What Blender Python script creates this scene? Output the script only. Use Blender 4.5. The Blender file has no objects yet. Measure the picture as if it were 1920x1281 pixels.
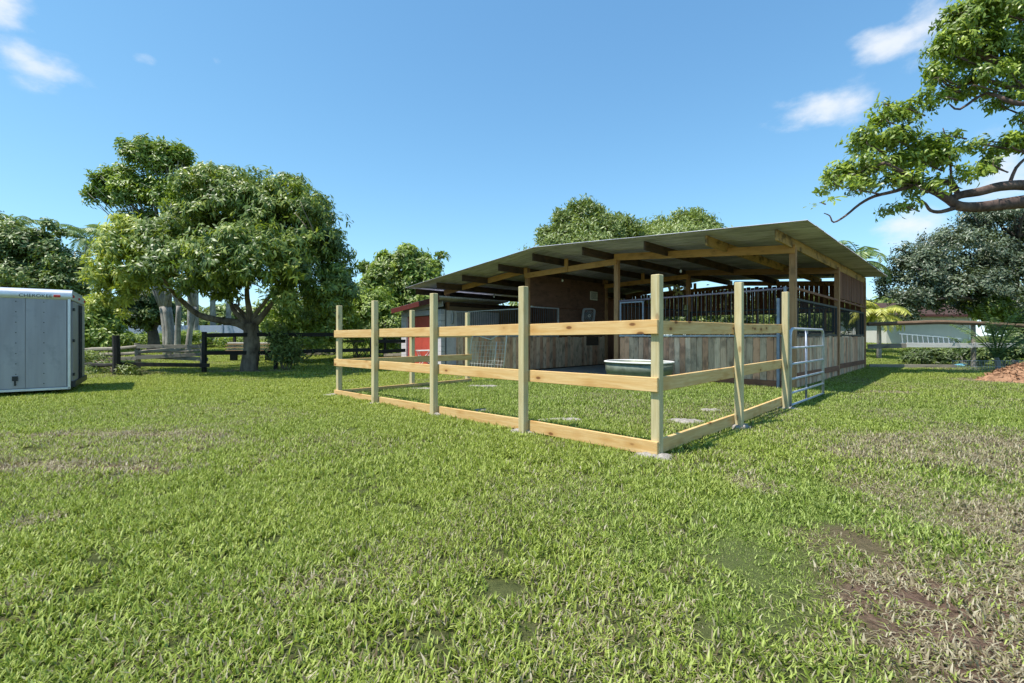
import bpy, math, random
import numpy as np
from mathutils import Vector, Matrix
random.seed(7); rng = np.random.default_rng(11)
R = math.radians
S = bpy.context.scene
# ------------------------------------------------------------------ camera, sky, sun, exposure
F, CX, HY, EYE = 884.0, 960.0, 630.0, 1.2
cam = bpy.data.cameras.new('camera'); co = bpy.data.objects.new('camera', cam); S.collection.objects.link(co)
cam.sensor_width = 36; cam.lens = 36*F/1920; cam.shift_y = -(640.5-HY)/1920
cam.clip_start = .05; cam.clip_end = 3000
co.location = (0, 0, EYE); co.rotation_euler = (R(90), 0, 0); S.camera = co
SUN_TO = Vector((-.41, -.23, 1)).normalized()
sl = bpy.data.lights.new('sun', 'SUN'); sl.energy = 3.2; sl.angle = R(.53); sl.color = (1, .955, .88)
so = bpy.data.objects.new('sun', sl); S.collection.objects.link(so)
so.rotation_euler = (-SUN_TO).to_track_quat('-Z', 'Y').to_euler(); so.location = (-8, -6, 20)
S.view_settings.view_transform = 'Standard'; S.view_settings.look = 'None'
S.view_settings.exposure = 1.08; S.view_settings.gamma = 1; S.view_settings.use_curve_mapping = False
W = bpy.data.worlds.new('World'); S.world = W; W.use_nodes = True
wn, wl = W.node_tree.nodes, W.node_tree.links
bg = wn['Background']; bg.inputs['Strength'].default_value = .15
sky = wn.new('ShaderNodeTexSky'); sky.sky_type = 'NISHITA'; sky.sun_disc = False
sky.sun_elevation = math.asin(SUN_TO.z); sky.sun_rotation = math.atan2(SUN_TO.x, SUN_TO.y)
sky.air_density = .68; sky.dust_density = .0; sky.ozone_density = 3.0; sky.altitude = 0
def wmath(op, a, b=None, c=None):
    n = wn.new('ShaderNodeMath'); n.operation = op
    for i, v in enumerate((a, b, c)):
        if v is None: continue
        if hasattr(v, 'is_linked'): wl.new(v, n.inputs[i])
        else: n.inputs[i].default_value = v
    return n.outputs[0]
tc = wn.new('ShaderNodeTexCoord'); sx = wn.new('ShaderNodeSeparateXYZ'); wl.new(tc.outputs['Generated'], sx.inputs[0])
az = wmath('ARCTAN2', sx.outputs[0], sx.outputs[1]); el = wmath('ARCSINE', sx.outputs[2])
nz = wn.new('ShaderNodeTexNoise'); nz.inputs['Scale'].default_value = 9; nz.inputs['Detail'].default_value = 7; nz.inputs['Roughness'].default_value = .58
mpw = wn.new('ShaderNodeMapping'); mpw.inputs['Scale'].default_value = (1, 1, 1.8)
wl.new(tc.outputs['Generated'], mpw.inputs[0]); wl.new(mpw.outputs[0], nz.inputs['Vector'])
def px_dir(x, y):
    return math.atan2((x-CX)/F, 1), math.atan2((HY-y)/F, math.hypot(1, (x-CX)/F))
puffs = [(1555, 195, .085, .022, 1.), (1600, 185, .035, .03, .75), (1690, 72, .06, .022, 1.), (1625, 82, .03, .02, .45), (1740, 55, .05, .035, 1.), (1700, 435, .05, .035, 1.),
         (1760, 95, .06, .03, .8), (45, 100, .03, .018, .8), (110, 135, .06, .018, .85), (0, 5, .03, .025, 1.), (270, 110, .02, .009, .4), (408, 113, .016, .008, .35),
         (80, 155, .05, .02, .4), (1880, 330, .05, .05, .8)]
extra = [(2.2, .35, .12, .03, .9), (2.8, .5, .1, .04, .9), (-2.5, .42, .14, .035, .9), (-1.9, .6, .1, .03, .7), (-1.5, .3, .12, .03, .9), (1.7, .5, .12, .035, .8), (3.1, .28, .12, .03, .8)]
cl = None
for p in [px_dir(x, y)+(a, b, k) for x, y, a, b, k in puffs] + extra:
    dx = wmath('DIVIDE', wmath('SUBTRACT', az, p[0]), p[2]*1.35); dy = wmath('DIVIDE', wmath('SUBTRACT', el, p[1]), p[3]*1.5)
    d2 = wmath('ADD', wmath('MULTIPLY', dx, dx), wmath('MULTIPLY', dy, dy))
    m = wmath('MULTIPLY', wmath('POWER', 2.718, wmath('MULTIPLY', d2, -1.1)), p[4])
    cl = m if cl is None else wmath('MAXIMUM', cl, m)
dens = wmath('MULTIPLY_ADD', wmath('SUBTRACT', nz.outputs[0], .5), 2.2, cl)
mr = wn.new('ShaderNodeMapRange'); mr.interpolation_type = 'SMOOTHSTEP'
mr.inputs['From Min'].default_value = .28; mr.inputs['From Max'].default_value = 1.15; mr.inputs['To Max'].default_value = .88
wl.new(wmath('MULTIPLY', dens, wmath('MINIMUM', wmath('MULTIPLY', cl, 3.), 1.)), mr.inputs['Value'])
mxw = wn.new('ShaderNodeMix'); mxw.data_type = 'RGBA'
tint = wn.new('ShaderNodeMix'); tint.data_type = 'RGBA'; tint.blend_type = 'MULTIPLY'; tint.inputs['Factor'].default_value = 1; tint.inputs['B'].default_value = (.87, 1.32, 1.5, 1)
wl.new(sky.outputs[0], tint.inputs['A'])
wl.new(mr.outputs[0], mxw.inputs['Factor'])
def vm(op, a, b):
    n = wn.new('ShaderNodeVectorMath'); n.operation = op
    for i, v in enumerate((a, b)):
        if hasattr(v, 'is_linked'): wl.new(v, n.inputs[i])
        else: n.inputs[i].default_value = (v, v, v)
    return n.outputs[0]
soft = vm('DIVIDE', tint.outputs['Result'], vm('ADD', vm('MULTIPLY', tint.outputs['Result'], .14), 1.))   # soft shoulder towards the hazy horizon
wl.new(soft, mxw.inputs['A']); mxw.inputs['B'].default_value = (3.0, 3.15, 3.35, 1)
wl.new(mxw.outputs['Result'], bg.inputs['Color'])

# ------------------------------------------------------------------ helpers
def P(x, y, Y): return Vector(((x-CX)/F*Y, Y, EYE+(HY-y)/F*Y))
def G(x, y):
    Y = F*EYE/(y-HY); return Vector(((x-CX)/F*Y, Y, 0))
def sstep(a, b, x):
    t = np.clip((x-a)/(b-a), 0, 1); return t*t*(3-2*t)
def gz(x, y): return .78*sstep(19, 40, y) - .0
def link(o, parent=None):
    S.collection.objects.link(o)
    if parent is not None: o.parent = parent
    return o
def tag(o, label=None, cat=None, group=None, kind=None):
    if label: o['label'] = label
    if cat: o['category'] = cat
    if group: o['group'] = group
    if kind: o['kind'] = kind
    return o
def thing(name, label, cat, loc=(0, 0, 0), rz=0, group=None):
    o = bpy.data.objects.new(name, None); o.empty_display_size = .2; o.location = loc; o.rotation_euler = (0, 0, rz)
    return tag(link(o), label, cat, group)
def shade(me):
    me.polygons.foreach_set('use_smooth', np.ones(len(me.polygons), bool))
class MB:
    def __init__(s): s.v = []; s.f = []
    def raw(s, v, f, M=None):
        k = len(s.v)
        s.v += [tuple(M @ Vector(p)) if M is not None else tuple(p) for p in v]; s.f += [tuple(i+k for i in q) for q in f]; return s
    def box(s, c, d, M=None, ch=.0):
        v, f = cbox(d, ch); c = Vector(c)
        return s.raw([Vector(p)+c for p in v], f, M)
    def tube(s, pts, rad, n=8, cap=True):
        pts = [Vector(p) for p in pts]
        if not hasattr(rad, '__len__'): rad = [rad]*len(pts)
        k = len(s.v); up = None
        for i, p in enumerate(pts):
            t = (pts[min(i+1, len(pts)-1)]-pts[max(i-1, 0)]).normalized()
            if up is None:
                up = t.orthogonal().normalized()
            up = (up-t*up.dot(t)).normalized(); w = t.cross(up)
            for j in range(n):
                a = 2*math.pi*j/n; s.v.append(tuple(p+(up*math.cos(a)+w*math.sin(a))*rad[i]))
        for i in range(len(pts)-1):
            for j in range(n):
                a, b = k+i*n+j, k+i*n+(j+1) % n; s.f.append((a, b, b+n, a+n))
        if cap:
            s.f.append(tuple(k+j for j in range(n))[::-1]); s.f.append(tuple(k+(len(pts)-1)*n+j for j in range(n)))
        return s
    def mesh(s, name, smooth=False):
        me = bpy.data.meshes.new(name); me.from_pydata(s.v, [], s.f); me.update()
        if smooth: shade(me)
        return me
    def build(s, name, m, parent=None, smooth=False):
        me = s.mesh(name, smooth); me.materials.append(m); return link(bpy.data.objects.new(name, me), parent)
def cbox(d, ch=0.):
    x, y, z = d[0]/2, d[1]/2, d[2]/2
    if ch <= 0:
        v = [(i*x, j*y, k*z) for i in (-1, 1) for j in (-1, 1) for k in (-1, 1)]
        return v, [(0, 1, 3, 2), (4, 6, 7, 5), (0, 4, 5, 1), (2, 3, 7, 6), (0, 2, 6, 4), (1, 5, 7, 3)]
    v = []; idx = {}
    for i in (-1, 1):
        for j in (-1, 1):
            for k in (-1, 1):
                for ax in range(3):
                    idx[i, j, k, ax] = len(v)
                    v.append((i*(x-(ch if ax != 0 else 0)), j*(y-(ch if ax != 1 else 0)), k*(z-(ch if ax != 2 else 0))))
    f = []
    q = [(-1, -1), (1, -1), (1, 1), (-1, 1)]
    for sg in (-1, 1):
        f.append(tuple(idx[sg, a, b, 0] for a, b in q)[::sg]); f.append(tuple(idx[b, sg, a, 1] for a, b in q)[::sg]); f.append(tuple(idx[a, b, sg, 2] for a, b in q)[::sg])
    for a in (-1, 1):
        for b in (-1, 1):
            f.append((idx[-1, a, b, 1], idx[1, a, b, 1], idx[1, a, b, 2], idx[-1, a, b, 2])[::(a*b)*-1 or 1])
            f.append((idx[a, -1, b, 2], idx[a, 1, b, 2], idx[a, 1, b, 0], idx[a, -1, b, 0])[::(a*b)*-1 or 1])
            f.append((idx[a, b, -1, 0], idx[a, b, 1, 0], idx[a, b, 1, 1], idx[a, b, -1, 1])[::(a*b)*-1 or 1])
            for k in (-1, 1): f.append((idx[a, b, k, 0], idx[a, b, k, 1], idx[a, b, k, 2])[::(a*b*k)])
    return v, f
_tc = {}
def timber(name, p0, p1, w, h, m, parent=None, up=(0, 0, 1), ch=.004):
    """squared timber from p0 to p1, local X along it; h along 'up', w across"""
    p0, p1 = Vector(p0), Vector(p1); d = p1-p0; L = d.length; x = d/L
    z = Vector(up); z = (z-x*z.dot(x)).normalized(); y = z.cross(x)
    key = (round(L, 3), round(w, 3), round(h, 3), m.name)
    if key not in _tc:
        v, f = cbox((L, w, h), min(ch, w*.2)); me = bpy.data.meshes.new(name); me.from_pydata(v, [], f); me.materials.append(m); _tc[key] = me
    o = bpy.data.objects.new(name, _tc[key])
    M = Matrix((x, y, z)).transposed().to_4x4(); M.translation = (p0+p1)/2; o.matrix_local = M
    return link(o, parent)

# ------------------------------------------------------------------ materials
class NT:
    def __init__(s, name):
        s.m = bpy.data.materials.new(name); s.m.use_nodes = True; s.t = s.m.node_tree; s.n = s.t.nodes; s.bs = s.n['Principled BSDF']; s.out = s.n['Material Output']
    def add(s, kind, ins=None, **kw):
        n = s.n.new(kind)
        for k, v in kw.items(): setattr(n, k, v)
        for k, v in (ins or {}).items(): s.put(n.inputs[k], v)
        return n
    def put(s, sock, v):
        if hasattr(v, 'is_linked'): s.t.links.new(v, sock)
        else: sock.default_value = v
    def math(s, op, a, b=0., c=0.):
        return s.add('ShaderNodeMath', {0: a, 1: b, 2: c}, operation=op).outputs[0]
    def noise(s, vec, scale, detail=4, rough=.55, dist=0.):
        return s.add('ShaderNodeTexNoise', {'Vector': vec, 'Scale': scale, 'Detail': detail, 'Roughness': rough, 'Distortion': dist}).outputs[0]
    def ramp(s, fac, stops):
        n = s.add('ShaderNodeValToRGB', {0: fac}); e = n.color_ramp.elements
        while len(e) < len(stops): e.new(.5)
        for i, (p, c) in enumerate(stops): e[i].position = p; e[i].color = (tuple(c)+(1,))[:4] if hasattr(c, '__len__') else (c, c, c, 1)
        return n.outputs[0]
    def mix(s, fac, a, b, mode='MIX'):
        n = s.add('ShaderNodeMix', None, data_type='RGBA', blend_type=mode)
        s.put(n.inputs['Factor'], fac)
        for k, v in (('A', a), ('B', b)): s.put(n.inputs[k], v if hasattr(v, 'is_linked') else (tuple(v)+(1,))[:4])
        return n.outputs['Result']
    def coord(s, kind='Object', scale=(1, 1, 1), rnd=True):
        t = s.add('ShaderNodeTexCoord').outputs[kind]
        mp = s.add('ShaderNodeMapping', {'Vector': t, 'Scale': scale})
        if rnd:
            r = s.add('ShaderNodeObjectInfo').outputs['Random']
            cb = s.add('ShaderNodeCombineXYZ', {0: s.math('MULTIPLY', r, 37.), 1: s.math('MULTIPLY', r, 53.), 2: s.math('MULTIPLY', r, 71.)}).outputs[0]
            s.put(mp.inputs['Location'], cb)
        return mp.outputs[0]
    def done(s, col, rough=.7, metal=0., bump=None, bs=.3, spec=.5, dist=.01):
        s.put(s.bs.inputs['Base Color'], col if hasattr(col, 'is_linked') else (tuple(col)+(1,))[:4])
        s.put(s.bs.inputs['Roughness'], rough); s.put(s.bs.inputs['Metallic'], metal); s.bs.inputs['Specular IOR Level'].default_value = spec
        if bump is not None:
            b = s.add('ShaderNodeBump', {'Height': bump, 'Strength': bs, 'Distance': dist}); s.put(s.bs.inputs['Normal'], b.outputs[0])
        return s.m
def wood(name, c1, c2, streak, knots=0., var=.25, hue=None, stain=0., rough=.75, grain=1.):
    t = NT(name); v = t.coord('Object', (1.1, 13*grain, 13*grain)); v2 = t.coord('Object', (2.5, 60*grain, 60*grain))
    n1 = t.noise(v, 1.6, 5, .6, .6); n2 = t.noise(v2, 1.4, 3, .6)
    col = t.mix(t.ramp(n1, [(.32, 0.), (.68, 1.)]), c1, c2)
    col = t.mix(t.math('MULTIPLY', t.ramp(n2, [(.5, 0.), (.75, 1.)]), .55), col, streak)
    if knots:
        vk = t.coord('Object', (3.2, 7, 7)); vo = t.add('ShaderNodeTexVoronoi', {'Vector': vk, 'Scale': 1.0, 'Randomness': 1.})
        k = t.ramp(vo.outputs['Distance'], [(.1, 1.), (.16, 0.)])
        halo = t.ramp(vo.outputs['Distance'], [(.12, .7), (.42, 0.)]); col = t.mix(t.math('MULTIPLY', halo, knots), col, streak); col = t.mix(t.math('MULTIPLY', k, knots), col, (.17, .065, .02))
    r = t.add('ShaderNodeObjectInfo').outputs['Random']
    if hue: col = t.mix(t.ramp(t.math('FRACT', t.math('MULTIPLY', r, 7.31)), [(.35, 0.), (.9, .8)]), col, hue, 'MIX')
    if stain:
        vs = t.coord('Object', (1.2, 2, 2)); ns = t.noise(vs, 2.2, 4, .6)
        col = t.mix(t.math('MULTIPLY', t.ramp(ns, [(.5, 0.), (.66, 1.)]), stain), col, (.02, .016, .014))
    g = t.math('MULTIPLY_ADD', t.math('FRACT', t.math('MULTIPLY', r, 13.7)), var, 1-var/2)
    col = t.mix(1., col, t.add('ShaderNodeCombineXYZ', {0: g, 1: g, 2: g}).outputs[0], 'MULTIPLY')
    return t.done(col, rough, bump=n2, bs=.35, dist=.004, spec=.3)
def plain(name, c, rough=.6, metal=0., var=.15, scale=6., spec=.5, bump=.1):
    t = NT(name); v = t.coord('Object'); n = t.noise(v, scale, 6, .6)
    lo = tuple(a*(1-var) for a in c); hi = tuple(min(1, a*(1+var)) for a in c)
    return t.done(t.mix(t.ramp(n, [(.3, 0.), (.7, 1.)]), lo, hi), rough, metal, n, bump, spec)
M = {}
M['rail'] = wood('new_pine_rail', (.6, .35, .125), (.72, .5, .235), (.5, .25, .07), knots=.9, var=.14)
M['post'] = wood('new_pine_post', (.5, .4, .2), (.6, .52, .31), (.36, .29, .13), knots=.45, var=.12)
M['barnpost'] = wood('old_brown_post', (.36, .19, .09), (.46, .26, .13), (.2, .1, .055), stain=.4, var=.3)
M['beam'] = wood('honey_beam', (.5, .26, .085), (.6, .34, .125), (.3, .14, .045), stain=.25, var=.2, knots=.3)
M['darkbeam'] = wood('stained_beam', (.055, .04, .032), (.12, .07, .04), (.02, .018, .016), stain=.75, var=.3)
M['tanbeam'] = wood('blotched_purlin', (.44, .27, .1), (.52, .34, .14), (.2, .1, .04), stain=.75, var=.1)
M['board'] = wood('weathered_board', (.62, .42, .27), (.78, .57, .39), (.25, .145, .085), hue=(.62, .29, .16), stain=.5, var=.45, knots=.4)
M['brownboard'] = wood('brown_stained_board', (.16, .065, .036), (.23, .095, .05), (.08, .036, .022), var=.35, stain=.25)
M['ply'] = wood('brown_plywood', (.15, .078, .052), (.2, .105, .07), (.09, .05, .04), var=.15, stain=.4, grain=.4)
M['tanply'] = wood('tan_plywood', (.3, .2, .11), (.37, .25, .14), (.2, .13, .07), var=.15, grain=.4)
M['kick'] = wood('red_brown_plank', (.22, .09, .05), (.28, .13, .075), (.12, .05, .03), var=.25, stain=.3)
M['blackwood'] = wood('black_fence_wood', (.018, .016, .015), (.035, .03, .026), (.01, .01, .01), var=.3)
M['greywood'] = wood('grey_split_rail', (.24, .21, .17), (.34, .3, .24), (.09, .075, .06), var=.4, stain=.5)
M['palegrey'] = wood('pale_grey_rail', (.56, .54, .5), (.68, .66, .62), (.4, .37, .33), var=.1)
M['palewire'] = plain('pale_weathered_zinc', (.68, .67, .62), .6, 0, .15)
M['fan'] = plain('pale_grey_plastic', (.42, .44, .48), .45)
M['steel'] = plain('dark_steel', (.1, .1, .105), .5, .6)
M['black'] = plain('black_metal', (.015, .016, .018), .5)
M['galv'] = plain('galvanised_steel', (.46, .48, .52), .45, .35, .25)
M['purple'] = plain('mauve_painted_pipe', (.3, .24, .32), .55, .1, .3)
M['greysteel'] = plain('blue_grey_steel', (.25, .28, .35), .5, .5, .3)
M['white'] = plain('white_paint', (.72, .72, .7), .6, 0, .08)
M['blackpaint'] = plain('black_paint', (.012, .012, .02), .6)
M['red'] = plain('red_plastic', (.5, .03, .02), .35)
M['concrete'] = plain('pale_concrete', (.3, .27, .235), .95, 0, .45, 26, .1, 1.)
M['slab'] = plain('grey_slab', (.3, .29, .28), .9, 0, .25, 4, .2, .3)
M['dirtfloor'] = plain('stall_dirt', (.14, .1, .07), .95, 0, .4, 5, .2, .6)
M['mulch'] = plain('brown_mulch', (.3, .17, .1), .95, 0, .5, 9, .1, .8)
M['bluewater'] = plain('tank_water', (.02, .05, .16), .12, 0, .2)
M['tank'] = plain('olive_galvanised_tank', (.2, .22, .17), .5, .4, .3)
def bark(name, c1, c2, sc=7):
    t = NT(name); v = t.coord('Object', (1, 1, .35)); n = t.noise(v, sc, 8, .65); n2 = t.noise(t.coord('Object'), 2.3, 3)
    col = t.mix(t.ramp(n, [(.35, 0.), (.65, 1.)]), c1, c2); col = t.mix(t.math('MULTIPLY', t.ramp(n2, [(.5, 0.), (.7, 1.)]), .5), col, tuple(min(1, c*1.6) for c in c2))
    return t.done(col, .9, bump=n, bs=.7, dist=.03, spec=.2)
M['bark'] = bark('brown_bark', (.07, .05, .037), (.24, .19, .14), 5)
M['barkwarm'] = bark('warm_brown_bark', (.06, .04, .035), (.17, .115, .095), 5)
M['barkdark'] = bark('dark_bark', (.05, .04, .035), (.12, .1, .08))
M['barkpale'] = bark('pale_bark', (.17, .15, .13), (.36, .33, .29), 5)
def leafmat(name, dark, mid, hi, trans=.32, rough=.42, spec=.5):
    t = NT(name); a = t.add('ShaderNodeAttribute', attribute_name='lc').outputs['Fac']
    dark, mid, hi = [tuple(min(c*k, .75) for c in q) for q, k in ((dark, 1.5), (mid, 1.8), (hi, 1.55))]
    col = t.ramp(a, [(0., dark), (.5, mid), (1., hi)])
    t.put(t.bs.inputs['Base Color'], col); t.bs.inputs['Roughness'].default_value = rough; t.bs.inputs['Specular IOR Level'].default_value = spec
    tr = t.add('ShaderNodeBsdfTranslucent', {'Color': t.mix(1., col, (1.25, 1.3, .55), 'MULTIPLY')})
    mx = t.add('ShaderNodeMixShader', {0: trans, 1: t.bs.outputs[0], 2: tr.outputs[0]}); t.t.links.new(mx.outputs[0], t.out.inputs[0])
    return t.m
L = {}
L['mango'] = leafmat('mango_leaf', (.035, .058, .014), (.095, .135, .027), (.31, .33, .06), .3, .42, .5)
L['tall'] = leafmat('tall_tree_leaf', (.05, .078, .017), (.11, .155, .03), (.22, .28, .055))
L['dark'] = leafmat('dark_leaf', (.03, .045, .018), (.07, .1, .03), (.17, .22, .06), .25, .45)
L['light'] = leafmat('light_leaf', (.07, .1, .02), (.16, .21, .04), (.31, .36, .07), .35)
L['grey'] = leafmat('oak_leaf', (.03, .04, .022), (.07, .09, .05), (.16, .19, .115), .2, .4, .6)
L['olive'] = leafmat('olive_leaf', (.06, .085, .025), (.125, .16, .045), (.24, .28, .09), .28)
L['near'] = leafmat('near_leaf', (.045, .072, .014), (.12, .165, .028), (.33, .38, .06), .35, .38)
L['palm'] = leafmat('palm_leaf', (.04, .08, .025), (.09, .14, .045), (.2, .24, .08), .25, .4)
L['yellowpalm'] = leafmat('yellow_palm_leaf', (.14, .17, .04), (.3, .3, .07), (.5, .45, .12), .3)
# ------------------------------------------------------------------ ground and grass
_perm = np.random.default_rng(3).random((256, 256))
def vnoise(x, y, s):
    x = np.asarray(x)*s+1000.; y = np.asarray(y)*s+1000.
    xi, yi = np.floor(x).astype(int), np.floor(y).astype(int); fx, fy = x-xi, y-yi
    fx = fx*fx*(3-2*fx); fy = fy*fy*(3-2*fy); a = lambda i, j: _perm[(xi+i) & 255, (yi+j) & 255]
    return (a(0, 0)*(1-fx)+a(1, 0)*fx)*(1-fy)+(a(0, 1)*(1-fx)+a(1, 1)*fx)*fy
def fbm(x, y, s, o=4): return sum(vnoise(x+17*i, y-9*i, s*2**i)*.5**i for i in range(o))/sum(.5**i for i in range(o))
def blob(x, y, cx, cy, rx, ry, soft=.5):
    n = (fbm(x, y, 1.7)-.5)*1.3
    return sstep(1+soft/2, 1-soft/2, np.sqrt(((x-cx)/rx)**2+((y-cy)/ry)**2)+n)
def masks(x, y):
    """bare soil, straw and low-moss cover of the lawn at x, y"""
    soil = np.maximum.reduce([.75*blob(x, y, -5.2, 5.72, 1.75, .16), .75*blob(x, y, -4.4, 4.3, 1.5, .24), blob(x, y, 2.75, 1.85, 1.35, .85), .85*blob(x, y, 3.4, 2.9, .6, .4),
        .8*blob(x, y, 7.9, 9.9, .7, .25), .55*blob(x, y, 2.0, 2.75, .5, .2), .6*blob(x, y, 2.9, 3.7, .35, .25), .6*blob(x, y, 1.95, 3.9, .2, .3), .8*blob(x, y, -8.6, 15.6, 1.6, .6), .8*blob(x, y, 13.6, 12.4, 1.6, 1.0),
        .7*blob(x, y, -4.4, 17.5, 1.8, .5), .8*blob(x, y, -13., 15.4, 2.5, .5), .85*sstep(.74, .82, fbm(x+50, y, 2.6, 3))*sstep(7, 3, y)])
    straw = np.clip(.05+.24*sstep(.54, .76, fbm(x, y+31, .55))+.45*sstep(1.5, 5.5, x)*sstep(11, 6, y)*sstep(.35, .6, fbm(x-8, y, .9))
        +.6*blob(x, y, 4.9, 4.9, 1.6, .7)+.7*blob(x, y, 3.2, 3.1, .8, .5)+.7*soil+.12*blob(x, y, -.2, 1.9, 1.8, .5)+.35*blob(x, y, -4.8, 5., 2.2, 1.2), 0, 1)
    moss = np.clip(np.maximum.reduce([blob(x, y, 1.5, 2.5, 1.5, 1.15, .7), .9*blob(x, y, 2.6, 3.9, 1.3, .5), .0*x])*sstep(.36, .52, fbm(x+3, y-60, 1.5, 4)), 0, 1)*(1-soil)
    return soil, straw, moss
def axis(lo, hi, step, far):
    a = list(np.arange(lo, hi+1e-6, step)); d = step; p = hi
    while p < far: d *= 1.35; p += d; a.append(p)
    d = step; p = lo
    while p > -far: d *= 1.35; p -= d; a.insert(0, p)
    return np.array(a)
gxs, gys = axis(-14, 18, .16, 900), axis(.2, 24, .16, 900)
gx, gy = np.meshgrid(gxs, gys); nxg, nyg = len(gxs), len(gys)
near = sstep(40, 15, np.hypot(gx, gy))
gzv = gz(gx, gy)+near*((fbm(gx, gy, .8)-.5)*.05)-.015
idx = np.arange(nxg*nyg).reshape(nyg, nxg)
fc = np.stack([idx[:-1, :-1], idx[:-1, 1:], idx[1:, 1:], idx[1:, :-1]], -1).reshape(-1, 4)
def npmesh(name, v, f, mats, attrs=None, smooth=False, mi=None):
    me = bpy.data.meshes.new(name); v = np.asarray(v, np.float32); f = np.asarray(f, np.int32); k = f.shape[1]
    me.vertices.add(len(v)); me.vertices.foreach_set('co', v.ravel()); me.loops.add(f.size); me.loops.foreach_set('vertex_index', f.ravel())
    me.polygons.add(len(f)); me.polygons.foreach_set('loop_start', np.arange(0, f.size, k, dtype=np.int32)); me.polygons.foreach_set('loop_total', np.full(len(f), k, np.int32))
    for m in mats: me.materials.append(m)
    if mi is not None: me.polygons.foreach_set('material_index', np.asarray(mi, np.int32))
    for n, (dom, a) in (attrs or {}).items():
        at = me.attributes.new(n, 'FLOAT', dom); at.data.foreach_set('value', np.asarray(a, np.float32).ravel())
    if smooth: shade(me)
    me.update(calc_edges=True); return me
so_, st_, mo_ = masks(gx, gy)
t = NT('lawn_soil'); vg = t.coord('Object', rnd=False)
A = lambda n: t.add('ShaderNodeAttribute', attribute_name=n).outputs['Fac']
n1, n2, n3 = t.noise(vg, 14, 8, .65), t.noise(vg, 1.1, 5, .6), t.noise(vg, 38, 8, .7)
thatch = t.mix(t.ramp(n1, [(.35, 0.), (.65, 1.)]), (.06, .075, .022), (.15, .16, .055))
thatch = t.mix(t.math('MULTIPLY', t.ramp(n2, [(.4, 0.), (.7, 1.)]), .5), thatch, (.14, .19, .045))
soilc = t.mix(t.ramp(n3, [(.3, 0.), (.7, 1.)]), (.085, .052, .036), (.34, .22, .155))
mossc = t.mix(t.ramp(n3, [(.3, 0.), (.7, 1.)]), (.12, .16, .045), (.18, .22, .07))
colg = t.mix(t.math('MULTIPLY', A('straw'), .5), thatch, (.24, .2, .11)); colg = t.mix(t.math('MULTIPLY', A('moss'), .6), colg, mossc); colg = t.mix(A('soil'), colg, soilc)
M['ground'] = t.done(colg, .95, bump=n3, bs=1., dist=.05, spec=.1)
gme = npmesh('ground', np.stack([gx, gy, gzv], -1).reshape(-1, 3), fc, [M['ground']], {'soil': ('POINT', so_), 'straw': ('POINT', st_), 'moss': ('POINT', mo_)}, True)
tag(link(bpy.data.objects.new('ground', gme)), kind='structure')

def blades(n, rad, lo, hi, w, lean, seed, flat=0.):
    r = np.random.default_rng(seed); a = r.random(n)*2*np.pi; d = rad*np.sqrt(r.random(n))
    bx, by = d*np.cos(a), d*np.sin(a); h = lo+(hi-lo)*r.random(n); th = r.random(n)*2*np.pi; ln = lean*(.3+r.random(n))+flat
    dx, dy = np.cos(th), np.sin(th); ww = w*(.7+.6*r.random(n)); px, py = -dy*ww/2, dx*ww/2
    def ring(k, s):
        up = h*k*np.cos(np.minimum(ln*k, 1.5)); out = h*k*np.sin(np.minimum(ln*k*1.1, 1.5))
        c = np.stack([bx+dx*out, by+dy*out, up-.004], -1); o = np.stack([px*s, py*s, 0*px], -1); return c-o, c+o
    a0, b0 = ring(0., .8); a1, b1 = ring(.5, 1.); t0, _ = ring(1., 0.)
    v = np.stack([a0, b0, a1, b1, t0], 1).reshape(-1, 3); k = np.arange(n)[:, None]*5
    f = np.concatenate([k+np.array([0, 1, 3]), k+np.array([0, 3, 2]), k+np.array([2, 3, 4])], 1).reshape(-1, 3)
    return v, f, np.repeat(r.random(n), 3)
t = NT('grass_blade'); bc = t.add('ShaderNodeAttribute', attribute_name='bc').outputs['Fac']
dry = t.add('ShaderNodeAttribute', attribute_name='dry', attribute_type='INSTANCER').outputs['Fac']; hu = t.add('ShaderNodeAttribute', attribute_name='hue', attribute_type='INSTANCER').outputs['Fac']
g1 = t.ramp(bc, [(0., (.075, .115, .016)), (.5, (.23, .33, .045)), (1., (.5, .58, .18))]); g2 = t.ramp(bc, [(0., (.15, .195, .018)), (.6, (.39, .46, .05)), (1., (.62, .66, .19))])
gcol = t.mix(hu, g1, g2); scol = t.ramp(bc, [(0., (.2, .15, .085)), (.6, (.4, .34, .2)), (1., (.58, .52, .36))])
sel = t.ramp(t.math('SUBTRACT', dry, t.math('FRACT', t.math('MULTIPLY', bc, 9.7))), [(.0, 0.), (.06, 1.)])
gcol = t.mix(sel, gcol, scol)
t.put(t.bs.inputs['Base Color'], gcol); t.bs.inputs['Roughness'].default_value = .5; t.bs.inputs['Specular IOR Level'].default_value = .35
tr = t.add('ShaderNodeBsdfTranslucent', {'Color': gcol}); mx = t.add('ShaderNodeMixShader', {0: .35, 1: t.bs.outputs[0], 2: tr.outputs[0]}); t.t.links.new(mx.outputs[0], t.out.inputs[0])
M['grass'] = t.m
gcollection = bpy.data.collections.new('grass_tufts')
for i in range(8):
    if i < 4: v, f, c = blades(130, .14, .028, .078, .0098, .85, 20+i)
    elif i < 6: v, f, c = blades(110, .15, .03, .09, .006, .5, 20+i, .85)
    else: v, f, c = blades(260, .14, .016, .045, .005, .6, 20+i)
    me = npmesh('tuft', v, f, [M['grass']], {'bc': ('FACE', c)}); gcollection.objects.link(bpy.data.objects.new('tuft_%d' % i, me))
O = Vector((6.26, 10.5, 0)); UA = math.atan2(-.698, .716); CO = Vector((1.416, 4.67, 0))
def to_barn(x, y): return ((x-O.x)*-.716+(y-O.y)*.698, (x-O.x)*.698+(y-O.y)*.716)   # s, q
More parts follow.
